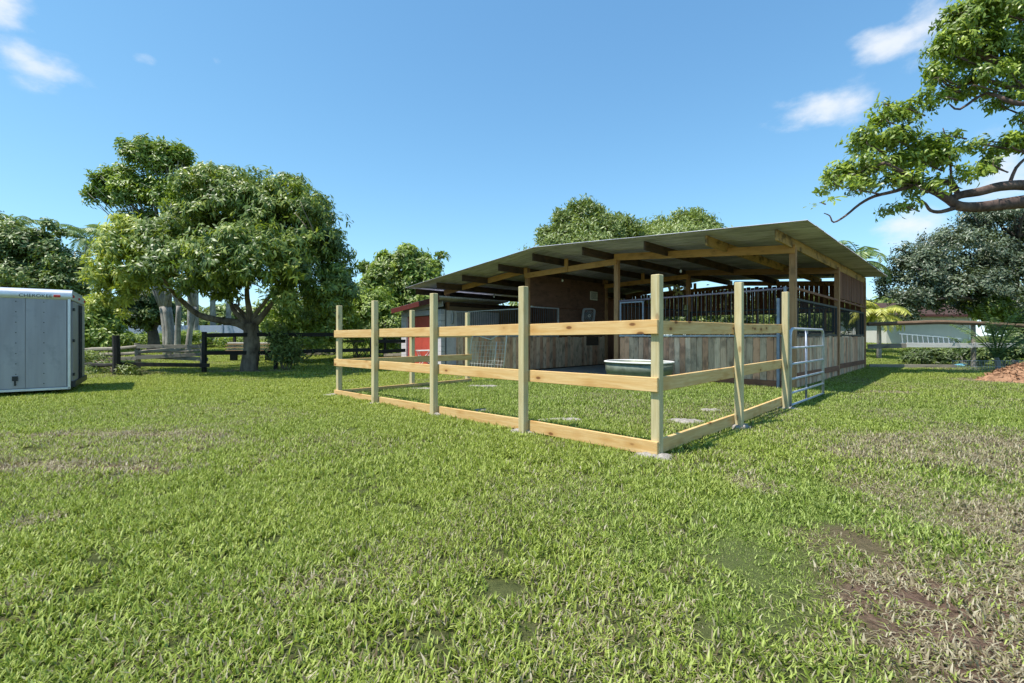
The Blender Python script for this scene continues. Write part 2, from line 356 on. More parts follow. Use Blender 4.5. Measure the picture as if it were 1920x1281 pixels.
patches = []   # concrete spills: x, y, rx, ry
def scatter(y0, y1, dens, mx, sc):
    n = int(dens*(y1-y0)*2*(1.14*y1+mx)); x = (rng.random(n)*2-1)*(1.14*y1+mx); y = y0+(y1-y0)*rng.random(n)
    k = np.abs(x) < 1.12*y+mx; x, y = x[k], y[k]; return x, y, np.full(len(x), sc)
# fence feet (needed for the concrete spills): s along the front run, q along the side runs
def CF(a, b): return Vector((CO.x-.716*a+.698*b, CO.y+.698*a+.716*b, 0))
FRONT = [0, 1.718, 3.56, 5.294, 6.89]; RIGHT = [2.166, 4.32]; LEFT = [1.82, 3.48]
for a in FRONT: patches.append((CF(a, 0), .17+.08*random.random(), .14))
for b in RIGHT: patches.append((CF(0, b), .28, .2))
patches += [(G(1060, 790), .33, .12), (G(1285, 792), .3, .16), (G(905, 726), .55, .22), (G(790, 731), .33, .14), (G(900, 772), .16, .08), (G(1330, 772), .2, .12)]
xs, ys, ss = [np.concatenate(q) for q in zip(scatter(.9, 4, 105, 1.5, .78), scatter(4, 8, 70, 2, .95), scatter(8, 14, 46, 3, 1.15), scatter(14, 24, 24, 4, 1.5), scatter(24, 44, 8, 6, 2.2))]
so2, st2, mo2 = masks(xs, ys); bs_, bq_ = to_barn(xs, ys)
keep = rng.random(len(xs)) > so2*.5
keep &= ~((bs_ > -.05) & (bs_ < 12.5) & (bq_ > -.03) & (bq_ < 9.6))
keep &= ~((bs_ > 4.5) & (bs_ < 8.2) & (bq_ > -.9) & (bq_ < 9.6) & (rng.random(len(xs)) < .75))
for c, rx, ry in patches: keep &= ~((((xs-c.x)/(rx*.8))**2+((ys-c.y)/(ry*.8))**2) < 1)
typ = rng.integers(0, 4, len(xs)); u1 = rng.random(len(xs))
typ = np.where(u1 < np.maximum(st2*.5, so2*.85), 4+rng.integers(0, 2, len(xs)), typ); typ = np.where(rng.random(len(xs)) < mo2*.8, 6+rng.integers(0, 2, len(xs)), typ)
hgt = .75+.5*fbm(xs+9, ys, .7); inside = (bs_ > 4) & (bq_ < 0) & (np.abs(xs) < 6) & ((xs-CO.x)*-.698+(ys-CO.y)*-.716 < 0)
paddock = ((xs-CO.x)*.698+(ys-CO.y)*.716 > 0.05) & ((xs-CO.x)*-.716+(ys-CO.y)*.698 > 0) & ((xs-CO.x)*-.716+(ys-CO.y)*.698 < 6.9) & (bq_ < 0)
hgt = np.where(paddock, hgt*1.25, hgt)
hue = np.clip(.15+.75*fbm(xs-70, ys, .35)+.5*sstep(6, 11, ys)*(~paddock)*sstep(4, -2, xs)-.25*paddock-.3*mo2, 0, 1)
k = keep; pv = np.stack([xs, ys, gz(xs, ys)-.012], -1)[k]
gm = bpy.data.meshes.new('grass'); gm.from_pydata(pv.tolist(), [], [])
for n, a in (('rot', rng.random(len(xs))*6.283), ('scl', ss*hgt), ('dry', np.clip(np.maximum(st2, so2)*(.55+.6*rng.random(len(xs)))*(1-.75*mo2), 0, 1)), ('hue', hue)):
    at = gm.attributes.new(n, 'FLOAT', 'POINT'); at.data.foreach_set('value', a[k].astype(np.float32))
at = gm.attributes.new('idx', 'INT', 'POINT'); at.data.foreach_set('value', typ[k].astype(np.int32))
go = tag(link(bpy.data.objects.new('grass', gm)), 'short green lawn grass mixed with straw', 'grass', kind='stuff')
ng = bpy.data.node_groups.new('scatter_grass', 'GeometryNodeTree'); ng.interface.new_socket('Geometry', in_out='INPUT', socket_type='NodeSocketGeometry'); ng.interface.new_socket('Geometry', in_out='OUTPUT', socket_type='NodeSocketGeometry')
gi, gout = ng.nodes.new('NodeGroupInput'), ng.nodes.new('NodeGroupOutput'); ip = ng.nodes.new('GeometryNodeInstanceOnPoints'); ci = ng.nodes.new('GeometryNodeCollectionInfo')
ci.inputs['Collection'].default_value = gcollection; ci.inputs['Separate Children'].default_value = True; ci.inputs['Reset Children'].default_value = True
def natt(n, ty):
    a = ng.nodes.new('GeometryNodeInputNamedAttribute'); a.data_type = ty; a.inputs['Name'].default_value = n; return a.outputs['Attribute']
cx = ng.nodes.new('ShaderNodeCombineXYZ'); LK = ng.links.new
LK(natt('rot', 'FLOAT'), cx.inputs[2]); e2r = ng.nodes.new('FunctionNodeEulerToRotation'); LK(cx.outputs[0], e2r.inputs[0])
LK(gi.outputs[0], ip.inputs['Points']); LK(ci.outputs[0], ip.inputs['Instance']); ip.inputs['Pick Instance'].default_value = True
LK(natt('idx', 'INT'), ip.inputs['Instance Index']); LK(e2r.outputs[0], ip.inputs['Rotation']); LK(natt('scl', 'FLOAT'), ip.inputs['Scale']); LK(ip.outputs[0], gout.inputs[0])
go.modifiers.new('scatter', 'NODES').node_group = ng
def spill(c, rx, ry, h=.05):
    n = 22; mb = MB(); ph = random.random()*9; v = [(0, 0, h)]
    for r_, z_ in ((.45, h*.9), (.8, h*.5), (1.05, -.03)):
        for j in range(n):
            a = 2*math.pi*j/n; w = r_*(1+.24*math.sin(2*a+ph)+.16*math.sin(5*a+ph*2)+.2*random.uniform(-1, 1)); v.append((rx*w*math.cos(a), ry*w*math.sin(a), z_+random.uniform(-.012, .012)))
    f = [(0, 1+j, 1+(j+1) % n) for j in range(n)]+[(1+r*n+j, 1+(r+1)*n+j, 1+(r+1)*n+(j+1) % n, 1+r*n+(j+1) % n) for r in range(2) for j in range(n)]
    o = mb.raw(v, f).build('concrete_patch', M['concrete'], smooth=True); o.location = (c.x, c.y, -.005); tag(o, kind='structure')
for c, rx, ry in patches: spill(c, rx, ry)

# ------------------------------------------------------------------ barn
barn = thing('horse_barn', 'open-fronted wooden horse barn with low gabled corrugated metal roof', 'barn', O, UA)
def b(s, q, z): return Vector((-s, q, z))
def zroof(s): return 3.36+(3.75-3.36)*(s+.65)/6.9 if s <= 6.25 else 3.75-(3.75-3.05)*(s-6.25)/6.65
PS, PQ = (0, 4.5, 8.0, 12.41), (0, 4.8, 9.6)
TOP = {0: 3.03, 4.5: 3.4, 8.0: 3.36, 12.41: 2.94}
for q in PQ:
    for s_ in PS: timber('post', b(s_, q, 0), b(s_, q, TOP[s_]+.14), .13, .13, M['barnpost'], barn, up=(0, 1, 0))
    e = -.09
    timber('beam', b(-.06, q+e, 3.12), b(4.53, q+e, 3.47), .045, .19, M['beam'] if q == 0 else M['barnpost'], barn)
    timber('beam', b(4.46, q+e-.003, 3.34), b(8.05, q+e-.003, 3.24), .045, .17, M['beam'] if q < 9 else M['barnpost'], barn)
    timber('beam', b(7.95, q+e, 3.43), b(12.5, q+e, 2.96), .045, .19, M['beam'] if q == 0 else M['barnpost'], barn)
    timber('king_post', b(6.25, q+e-.03, 3.2), b(6.25, q+e-.03, 3.62), .13, .04, M['beam'], barn, up=(0, 1, 0))
PUR = [0, 1.4, 2.91, 4.78, 6.6, 8.1, 9.89, 11.37, 12.7]
for i, s_ in enumerate(PUR):
    zc = zroof(s_)-.14
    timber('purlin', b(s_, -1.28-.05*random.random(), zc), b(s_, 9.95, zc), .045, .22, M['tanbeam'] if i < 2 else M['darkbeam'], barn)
t = NT('corrugated_roof'); vr = t.coord('Object', (1, 1, 1)); n1 = t.noise(vr, 1.6, 6, .65); n2 = t.noise(t.coord('Object', (.4, 9, 9)), 2, 4, .6)
rc = t.mix(t.ramp(n1, [(.35, 0.), (.65, 1.)]), (.5, .49, .57), (.68, .67, .75)); rc = t.mix(t.math('MULTIPLY', t.ramp(n2, [(.45, 0.), (.68, 1.)]), .7), rc, (.2, .2, .21)); rr_ = t.math('MULTIPLY_ADD', t.add('ShaderNodeObjectInfo').outputs['Random'], .4, .7); rc = t.mix(1., rc, t.add('ShaderNodeCombineXYZ', {0: rr_, 1: rr_, 2: rr_}).outputs[0], 'MULTIPLY')
M['roof'] = t.done(rc, .55, .0, n1, .1)
def sheet_mesh(s0, s1, z0, z1, seed):
    r = np.random.default_rng(seed); ny = 45; nx = 5; q = np.linspace(0, .69, ny); w = .011*np.sin(q/.0767*2*np.pi); v = []
    for i in range(nx):
        k = i/(nx-1); s_ = s0+(s1-s0)*k; z = z0+(z1-z0)*k; jit = (r.random()-.5)*.012 if 0 < i < nx-1 else 0
        v.append(np.stack([np.full(ny, -s_)+(r.random()-.5)*.02, q, z+w+jit], -1))
    ii = np.arange(nx*ny).reshape(nx, ny); f = np.stack([ii[:-1, :-1], ii[:-1, 1:], ii[1:, 1:], ii[1:, :-1]], -1).reshape(-1, 4)
    return npmesh('roof_sheet', np.concatenate(v), f, [M['roof']], smooth=True)
right = [sheet_mesh(-.65, 6.27, 3.36, 3.755, i) for i in range(3)]; left = [sheet_mesh(6.23, 12.92, 3.755, 3.05, 9+i) for i in range(3)]
for k in range(18):
    for grp in (right, left):
        o = link(bpy.data.objects.new('roof_sheet', random.choice(grp)), barn); o.location = (0, -1.68+k*.652, .012+.004*(k % 2)+random.uniform(0, .004))
def boardwall(p0, p1, z0, z1, m, w=.14, gap=.006, name='wall_board', jit=.025, th=.022, off=0.):
    p0, p1 = Vector(p0), Vector(p1); d = p1-p0; n = max(1, int(d.length/(w+gap))); st = d/n; nrm = Vector((-d.y, d.x, 0)).normalized()
    for i in range(n):
        c = p0+st*(i+.5)+nrm*(off+random.uniform(-.005, .005)); lean = d.normalized()*random.uniform(-.006, .006)
        zt = z1+random.choice((0, 0, jit, -jit))*random.random()
        timber(name, c+Vector((0, 0, z0))-lean, c+Vector((0, 0, round(zt*50)/50))+lean, th, st.length-gap, m, barn, up=d)
def bars(name, p0, p1, z0, z1, m, step=.115, r=.008, frame=.022, fm=None):
    p0, p1 = Vector(p0), Vector(p1); d = p1-p0; mb = MB(); n = int(d.length/step)
    for i in range(1, n):
        c = p0+d*(i/n); mb.tube([c+Vector((0, 0, z0)), c+Vector((0, 0, z1))], r, 5)
    o = mb.build(name, m, barn)
    if frame:
        f = MB(); Z = lambda p, z: Vector((p.x, p.y, z)); a = d.normalized()
        ang = math.atan2(d.y, d.x); Mx = Matrix.Rotation(ang, 4, 'Z')
        for z in (z0, z1): f.raw([Mx @ Vector(p)+Z((p0+p1)/2, z) for p in cbox((d.length, frame*1.6, frame*1.6))[0]], cbox((1, 1, 1))[1])
        for p in (p0, p1): f.raw([Mx @ Vector(q)+Z(p, (z0+z1)/2) for q in cbox((frame*1.7, frame*1.7, z1-z0+frame*1.7))[0]], cbox((1, 1, 1))[1])
        f.build('bar_frame', fm or m, o)
    return o
# right stall front
boardwall(b(4.4, 0, 0), b(.09, 0, 0), .05, 1.17, M['board'])
timber('kick_plank', b(4.4, -.045, .1), b(.1, -.045, .1), .035, .17, M['kick'], barn)
timber('capping_strip', b(4.4, -.02, 1.2), b(.1, -.02, 1.2), .07, .035, M['galv'], barn)
bars('stall_bars', b(3.62, 0, 0), b(.12, 0, 0), 1.22, 2.25, M['steel'], .12, .009, 0)
MB().tube([b(4.42, 0, 2.2), b(2.2, 0, 2.235), b(.08, 0, 2.27)], .024, 8).build('top_pipe', M['purple'], barn, True)
bars('door_bars', b(4.36, -.035, 0), b(3.65, -.035, 0), 1.22, 2.15, M['steel'], .105, .008, .022, M['greysteel'])
for s_ in (.27, .13): timber('steel_upright', b(s_, -.1, 0), b(s_, -.1, 2.3 if s_ < .2 else 2.05), .06, .06, M['greysteel'], barn, up=(0, 1, 0))
# left stall front
boardwall(b(12.3, 0, 0), b(8.1, 0, 0), .05, 1.17, M['board'])
bars('stall_bars', b(12.2, 0, 0), b(8.1, 0, 0), 1.2, 2.14, M['steel'], .115, .01, .022, M['galv'])
# aisle, left side
boardwall(b(8, .1, 0), b(8, 4.7, 0), .05, 1.17, M['board'], .17, .006, off=.0)
bars('stall_bars', b(8, .1, 0), b(8, 1.67, 0), 1.2, 2.2, M['steel'], .1, .01, .024, M['galv'])
for k in range(3):
    q0, q1 = 1.7+k*1.0, 1.7+(k+1)*1.0-.006; timber('wall_panel', b(8, q0, 1.7), b(8, q1, 1.7), .02, 1.02, M['ply'], barn)
for k in range(2): timber('wall_panel', b(8, .08+k*2.32, 2.78), b(8, .08+k*2.32+2.314, 2.78), .02, 1.1, M['ply'], barn)
timber('dark_gap_panel', b(7.97, 4.2, 1.0), b(7.97, 3.4, 1.0), .03, .35, M['darkbeam'], barn)  # dark timber laid on the boards, standing in for a shaded door opening
# aisle, right side, cross partitions and rear
boardwall(b(4.5, 4.9, 0), b(4.5, .1, 0), .05, 1.17, M['board'])
boardwall(b(4.5, 9.5, 0), b(4.5, 4.9, 0), .05, 1.17, M['board']); bars('stall_bars', b(4.5, .1, 0), b(4.5, 4.7, 0), 1.2, 2.1, M['black'], .12)
boardwall(b(8, 4.9, 0), b(8, 9.5, 0), .05, 2.7, M['brownboard'])
boardwall(b(4.4, 4.8, 0), b(.1, 4.8, 0), .05, 1.3, M['board']); bars('stall_bars', b(4.4, 4.8, 0), b(.1, 4.8, 0), 1.32, 2.05, M['black'], .115, .009, .03)
boardwall(b(12.3, 4.8, 0), b(8.1, 4.8, 0), .05, 2.6, M['brownboard'])
boardwall(b(12.3, 9.6, 0), b(.08, 9.6, 0), .05, 1.17, M['board']); bars('stall_bars', b(4.4, 9.6, 0), b(.1, 9.6, 0), 1.2, 2.12, M['black'], .12, .009, .035); bars('stall_bars', b(12.3, 9.6, 0), b(8.1, 9.6, 0), 1.2, 2.12, M['black'], .12)
for s0, s1 in ((4.4, .08), (8, 4.5), (12.3, 8.05)): boardwall(b(s0, 9.6, 0), b(s1, 9.6, 0), 2.12, 3.25, M['brownboard'], .15, .012)
for s_ in (1.2, 2.7, 3.6): timber('stud', b(s_, 9.5, 0), b(s_, 9.5, 3.2), .09, .12, M['barnpost'], barn, up=(0, 1, 0))
# right side wall
for q0, q1 in ((.1, 4.7), (4.9, 9.5)):
    boardwall(b(0, q0, 0), b(0, q1, 0), .03, 1.17, M['board'], .15, off=-.02)
    timber('kick_plank', b(-.055, q0, .3), b(-.055, q1, .26), .03, .14, M['kick'], barn)
    bars('stall_bars', b(0, q0+.12, 0), b(0, q1-.06, 0), 1.22, 2.03, M['black'], .125, .006, .03); timber('top_rail', b(-.02, q0-.05, 2.27), b(-.02, q1+.05, 2.25), .04, .06, M['kick'], barn)
boardwall(b(0, 4.92, 0), b(0, 9.5, 0), 2.33, 3.27, M['brownboard'], .16, .035)
for q in (.5, 1.6, 3.1): timber('cross_rail', b(0.03, q, 1.85), b(0.03, q+.02, 1.25), .03, .04, M['black'], barn, up=(0, 1, 0))
# left side wall, open under the eave
for k in range(8): timber('wall_panel', b(12.38, .08+k*1.19, 1.22), b(12.38, .08+k*1.19+1.184, 1.22), .02, 2.4, M['tanply'], barn)
timber('wall_plate', b(12.36, .07, 2.5), b(12.36, 9.5, 2.5), .06, .18, M['darkbeam'], barn)
MB().box(b(6.25, 4.55, -.02), (3.4, 10.7, .08)).build('aisle_slab', M['slab'], barn)
MB().box(b(2.25, 4.8, -.03), (4.4, 9.5, .08)).build('stall_floor', M['dirtfloor'], barn); MB().box(b(10.2, 4.8, -.03), (4.3, 9.5, .08)).build('stall_floor', M['dirtfloor'], barn)
# ------------------------------------------------------------------ new paddock fence (local: x = right of corner, y = back along the side)
fence = thing('paddock_fence', 'new pale pine post-and-rail paddock fence in front of the barn', 'fence', CO, UA)
def f_(a, bb, z): return Vector((-a, bb, z))
PH = {0: 1.81, 1.718: 1.81, 3.56: 1.84, 5.294: 1.82, 6.89: 1.81}
for a in FRONT:
    cy = .045 if a in (0, 6.89) else -.065
    timber('post', f_(a, cy, -.1), f_(a, cy, PH[a]), .092, .092, M['post'], fence, up=(0, 1, 0), ch=.006)
for q, hh in zip(RIGHT, (1.9, 1.92)): timber('post', f_(-.065, q, -.1), f_(-.065, q, hh), .092, .092, M['post'], fence, up=(0, 1, 0), ch=.006)
for q in LEFT: timber('post', f_(6.89+.065, q, -.1), f_(6.89+.065, q, 1.79), .092, .092, M['post'], fence, up=(0, 1, 0), ch=.006)
def rails(pts, zs, h, drop=0.):
    for i in range(len(pts)-1):
        for k, z in enumerate(zs):
            d = random.uniform(-.006, .006); (p, dz0), (q, dz1) = pts[i], pts[i+1]
            timber('rail', p+Vector((0, 0, z+dz0+d)), q+Vector((0, 0, z+dz1-d)), .036, h, M['rail'], fence)
ZS = (1.285, .715, .09)
fr = [(f_(-.045, -.02, 0), .0), (f_(1.718, -.0, 0), -.005), (f_(3.56, 0, 0), -.02), (f_(5.294, 0, 0), -.035), (f_(6.95, -.02, 0), -.05)]
g = .0015
for i in range(4):
    (p, a0), (q, a1) = fr[i], fr[i+1]; d = (q-p).normalized()*g
    rails([(p+d, a0), (q-d, a1)], ZS, .142)
rails([(f_(.0, .095, 0), 0), (f_(0, 2.166-g, 0), .01)], ZS, .142); rails([(f_(0, 2.166+g, 0), .01), (f_(0, 4.37, 0), .03)], ZS, .142)
rails([(f_(6.89, .095, 0), -.05), (f_(6.89, 1.82-g, 0), -.05)], ZS, .142); rails([(f_(6.89, 1.82+g, 0), -.05), (f_(6.89, 3.56, 0), -.05)], ZS, .142)
# ------------------------------------------------------------------ tube gate
ga, gb = CF(-.1, 4.46), CF(-.12, 6.75); gd = gb-ga
gate = thing('tube_gate', 'grey tubular steel farm gate hung beside the last paddock post', 'gate', ga, math.atan2(gd.y, gd.x)); gl = gd.length
m = MB(); m.tube([(0, 0, .04), (0, 0, 1.2), (.03, 0, 1.28), (.12, 0, 1.32), (gl-.12, 0, 1.32), (gl-.03, 0, 1.28), (gl, 0, 1.2), (gl, 0, .04)], .024, 10); m.build('gate_frame', M['galv'], gate, True)
for z in (.05, .25, .48, .73, 1.0): MB().tube([(0.01, 0, z), (gl-.01, 0, z)], .02, 8).build('rail', M['galv'], gate, True)
MB().tube([(gl*.47, .018, .05), (gl*.47, .018, 1.31)], .019, 8).build('upright', M['greysteel'], gate, True)
m = MB(); n = 14
for i in range(n):
    a = i/n; c = Vector((-.14+.18*a, -.03, .8-.12*math.sin(a*3.1)+.0)); m.tube([c+Vector((-.012, 0, 0)), c+Vector((0, 0, .008)), c+Vector((.014, 0, 0))], .004, 5)
m.build('chain', M['galv'], gate)
# ------------------------------------------------------------------ stock tank
c = Vector((3.25, 12.1, 0)); tank = thing('stock_tank', 'oval olive stock tank with pale rim before the barn wall', 'tank', (c.x, c.y, 0), UA); tank.scale = (.98, 1.5, .92)
def oval(rx, ry, n=40): return [(rx*math.copysign(abs(math.cos(2*math.pi*i/n))**.75, math.cos(2*math.pi*i/n)), ry*math.copysign(abs(math.sin(2*math.pi*i/n))**.75, math.sin(2*math.pi*i/n))) for i in range(n)]
def loft(rings):
    v = []; f = []; n = len(rings[0][0])
    for r, z in rings: v += [(x, y, z) for x, y in r]
    for k in range(len(rings)-1):
        for j in range(n): f.append((k*n+j, k*n+(j+1) % n, (k+1)*n+(j+1) % n, (k+1)*n+j))
    return v, f
rings = [(oval(.79, .4), 0), (oval(.8, .41), .1), (oval(.82, .42), .13), (oval(.82, .42), .3), (oval(.845, .435), .33), (oval(.85, .44), .58)]
v, f = loft(rings+[(oval(.82, .41), .58), (oval(.8, .4), .1)]); f.append(tuple(range(7*40, 8*40))); MB().raw(v, f).build('basin', M['tank'], tank, True)
m = MB(); o_ = oval(.855, .445); m.tube([(x, y, .585) for x, y in o_+o_[:2]], .024, 8); m.build('rim', M['white'], tank, True)
v, f = loft([(oval(.822, .412), .56), (oval(.812, .402), .2)]); MB().raw(v, f).build('blue_liner', plain('blue_liner', (.05, .09, .25), .5), tank, True)
MB().raw([(x, y, .47) for x, y in oval(.81, .4)], [tuple(range(40))]).build('water', M['bluewater'], tank)
# ------------------------------------------------------------------ box fans
def fan(label, loc, rz, tilt):
    t_ = thing('box_fan', label, 'fan', loc, rz, 'box fans hung on the barn'); T = Matrix.Rotation(tilt, 4, 'X')
    m = MB(); n = 36; out = []; inn = []
    for i in range(n):
        a = 2*math.pi*i/n; c_, s_ = math.cos(a), math.sin(a); k = max(abs(c_)**6+abs(s_)**6, 1e-6)**(-1/6); out.append((.25*c_*k, .27*s_*k)); inn.append((.222*c_*k, .242*s_*k))
    v = [(x, y, z) for r_, y in ((out, -.06), (inn, -.065), (inn, .06), (out, .06)) for x, z in r_]
    f = [(k*n+j, k*n+(j+1) % n, ((k+1) % 4)*n+(j+1) % n, ((k+1) % 4)*n+j) for k in range(4) for j in range(n)]
    m.raw(v, f, T).build('housing', M['fan'], t_)
    m = MB()
    for k in range(-7, 8): m.tube([T @ Vector((k*.03, -.064, -.235)), T @ Vector((k*.03, -.064, .235))], .0025, 4)
    for r_ in (.06, .12, .18): m.tube([T @ Vector((r_*math.cos(a*.35), -.067, r_*math.sin(a*.35))) for a in range(19)], .003, 4)
    gr = m.build('grille', M['galv'], t_)
    m = MB(); m.tube([T @ Vector((.045*math.cos(a*.35), -.07, .045*math.sin(a*.35))) for a in range(19)], .012, 6); m.build('badge', M['white'], gr, True)
    for k in range(5):
        A_ = Matrix.Rotation(k*2*math.pi/5, 4, 'Y'); w = MB().raw([(.03, -.01, .02), (.09, .03, .08), (.05, .035, .19), (-.05, 0, .2), (-.06, -.02, .09)], [(0, 1, 2, 3, 4)], T @ A_); w.build('blade', M['steel'], t_)
    MB().tube([T @ Vector((0, -.04, 0)), T @ Vector((0, .05, 0))], .045, 12).build('motor', M['steel'], t_)
    return t_
Bw = Matrix.Translation(O) @ Matrix.Rotation(UA, 4, 'Z')
fan('grey box fan beside the red-doored shed, on the barn left post', Bw @ b(12.0, -.3, 1.93), -.35, 0)
fan('tilted grey box fan below the white sign in the barn aisle', Bw @ b(7.6, 3.0, 1.98), .3, .25)
# ------------------------------------------------------------------ sign and ornament
sg = thing('wall_sign', 'white sign with dark writing on the brown aisle wall', 'sign', Bw @ b(7.975, 3.9, 2.8), UA+R(90))
MB().box((0, -.0, 0), (.5, .02, .34), ch=.003).build('sign_panel', plain('sign_white', (.7, .7, .58), .5), sg)
m = MB()
for r_ in range(7):
    x = -.2
    while x < .18:
        w = random.uniform(.02, .07); m.box((x+w/2, -.0115, .12-r_*.039), (w, .002, .019)); x += w+.014
m.build('writing', M['blackpaint'], sg)
fl = thing('flower_ornament', 'yellow-green flower ornament hanging by the inner barn post', 'ornament', Bw @ b(4.82, 4.66, 2.86), UA)
yel = plain('dull_yellow', (.42, .4, .16), .6)
for k in range(5):
    a = 2*math.pi*k/5+.5; d = Vector((math.cos(a), 0, math.sin(a))); n_ = Vector((-d.z, 0, d.x))
    MB().raw([d*.07+n_*.02, d*.16+n_*.06+Vector((0, -.02, 0)), d*.25, d*.16-n_*.06+Vector((0, -.02, 0)), d*.07-n_*.02], [(0, 1, 2, 3, 4)]).build('petal', yel, fl)
MB().tube([(.07*math.cos(a*.35), -.02, .07*math.sin(a*.35)) for a in range(19)], .025, 6).build('ring', yel, fl, True); MB().tube([(0, -.03, 0), (0, 0, 0)], .045, 14).build('flower_centre', M['black'], fl)
gvl = thing('work_glove', 'yellow glove hanging on the inner barn post', 'glove', Bw @ b(4.5, 4.66, 2.0), UA)
MB().raw(*(lambda v, f: (v, f))([(-.06, -.03, .32), (.05, -.03, .32), (.07, -.04, .1), (.06, -.04, -.06), (0, -.05, -.1), (-.05, -.04, -.05), (-.08, -.04, .1), (-.06, 0, .32), (.05, 0, .32), (.07, 0, .1), (.06, 0, -.06), (0, 0, -.1), (-.05, 0, -.05), (-.08, 0, .1)],
    [(0, 1, 2, 3, 4, 5, 6), (13, 12, 11, 10, 9, 8, 7)]+[(i, (i+1) % 7, 7+(i+1) % 7, 7+i) for i in range(7)])).build('palm', yel, gvl, True)
for i, s_ in enumerate((3.0, 7.2, 10.6)):
    bl = thing('hanging_bulb', ['bare bulb hanging under the right of the barn roof', 'bare bulb hanging over the barn aisle', 'bare bulb hanging above the left stall'][i], 'bulb', Bw @ b(s_, .9, zroof(s_)-.55), UA, 'bulbs under the barn roof')
    MB().tube([(0, 0, .33), (0, 0, .09)], .004, 5).build('cord', M['black'], bl); MB().tube([(0, 0, .1), (0, 0, .04)], .018, 8).build('socket', M['black'], bl); MB().tube([(0, 0, .045), (0, 0, .02), (0, 0, -.02), (0, 0, -.045)], [.012, .028, .03, .01], 10).build('glass', M['white'], bl, True)
# ------------------------------------------------------------------ wire gate panel leaning on the left stall
wp = thing('mesh_gate', 'galvanised wire mesh gate panel with dipped top leaning on stall wall', 'gate', Bw @ b(9.75, -.35, 0), UA)
hw = .93; tilt = Matrix.Rotation(-.14, 4, 'X')
pr = [(-hw, 0, 0), (-hw, 0, 1.1), (-hw+.05, 0, 1.22), (-hw+.2, 0, 1.25), (.12, 0, 1.08), (hw-.2, 0, 1.32), (hw-.06, 0, 1.3), (hw, 0, 1.17), (hw, 0, 0)]
MB().tube([tilt @ Vector(p) for p in pr], .022, 8).build('panel_frame', M['palewire'], wp, True)
m = MB()
for k in range(13): m.tube([tilt @ Vector((-hw+2*hw*k/12, .01, .03)), tilt @ Vector((-hw+2*hw*k/12, .01, 1.0))], .006, 4)
for k in range(8): m.tube([tilt @ Vector((-hw, .016, .05+.135*k)), tilt @ Vector((hw, .016, .05+.135*k))], .006, 4)
m.build('wire_mesh', M['palewire'], wp); MB().tube([tilt @ Vector((.45, -.01, 0)), tilt @ Vector((.45, -.01, 1.0))], .018, 8).build('brace', M['palewire'], wp, True)
# ------------------------------------------------------------------ red-doored block shed
blk = plain('white_block', (.62, .58, .6), .85, 0, .12, 5, .2, .3)
sh = thing('block_shed', 'small white block shed with red door left of the barn', 'shed', P(757, 684, 20.2)*1, UA); sh.location.z = 0
# local x to the right, y back
SW = 2.75
for side in (0.15, SW-.2):
    for k in range(11):
        MB_ = timber('block', Vector((side-.19, .0, .1+k*.2)), Vector((side+.19, .0, .1+k*.2)), .19, .192, blk, sh)
MB().box((SW/2, .15, 1.12), (SW-.1, .1, 2.24)).build('back_lining', plain('shed_mortar', (.2, .19, .19), .9), sh)
reddoor = plain('red_door_paint', (.5, .075, .05), .55, 0, .12, 3)
for k in range(2): timber('door', Vector((.36+k*.985, .02, 1.0)), Vector((.36+(k+1)*.985-.01, .02, 1.0)), .05, 1.98, reddoor, sh)
timber('lintel', Vector((.0, -.02, 2.1)), Vector((SW, -.02, 2.14)), .16, .2, plain('lilac_lintel', (.4, .4, .46), .8), sh)
MB().box((SW/2, 1.6, 1.1), (SW-.02, 2.8, 2.2)).build('wall', blk, sh)
m = MB(); m.raw([(-.3, -.4, 2.36), (SW+.3, -.4, 2.72), (SW+.3, 3.3, 2.72), (-.3, 3.3, 2.36), (-.3, -.4, 2.3), (SW+.3, -.4, 2.66), (SW+.3, 3.3, 2.66), (-.3, 3.3, 2.3)], [(0, 1, 2, 3), (7, 6, 5, 4), (0, 4, 5, 1), (1, 5, 6, 2), (2, 6, 7, 3), (3, 7, 4, 0)]); m.build('roof', M['roof'], sh)
timber('fascia', Vector((-.3, -.415, 2.25)), Vector((SW+.3, -.415, 2.61)), .03, .2, plain('dark_red_fascia', (.12, .02, .015), .6), sh); timber('gable_board', Vector((0, -.02, 2.24)), Vector((SW, -.02, 2.44)), .06, .2, plain('lilac_board', (.4, .4, .46), .8), sh)
# ------------------------------------------------------------------ lawn chair by the red door
ch = thing('lawn_chair', 'green and white folding lawn chair in front of the red door', 'chair', (P(796, 686, 18.6).x, 18.6, 0), R(-70)); sling = plain('sage_sling', (.32, .42, .36), .7)
MB().raw([(-.24, -.22, .42), (.24, -.22, .42), (.24, .22, .38), (-.24, .22, .38), (-.24, -.22, .405), (.24, -.22, .405), (.24, .22, .365), (-.24, .22, .365)], [(0, 1, 2, 3), (7, 6, 5, 4), (0, 4, 5, 1), (2, 6, 7, 3), (1, 5, 6, 2), (3, 7, 4, 0)]).build('seat', sling, ch)
MB().raw([(-.24, .22, .38), (.24, .22, .38), (.24, .42, .95), (-.24, .42, .95), (-.24, .24, .37), (.24, .24, .37), (.24, .44, .94), (-.24, .44, .94)], [(0, 1, 2, 3), (7, 6, 5, 4), (0, 4, 5, 1), (2, 6, 7, 3), (1, 5, 6, 2), (3, 7, 4, 0)]).build('backrest', sling, ch)
for sx_ in (-.26, .26):
    MB().tube([(sx_, -.25, 0), (sx_, .25, .62)], .012, 6).build('leg', M['white'], ch); MB().tube([(sx_, .3, 0), (sx_, -.2, .43), (sx_, -.26, .6)], .012, 6).build('leg', M['white'], ch)
    MB().tube([(sx_, -.3, .62), (sx_, .3, .63)], .02, 6).build('armrest', M['white'], ch); MB().tube([(sx_, .2, .36), (sx_, .43, .97)], .012, 6).build('back_tube', M['white'], ch)
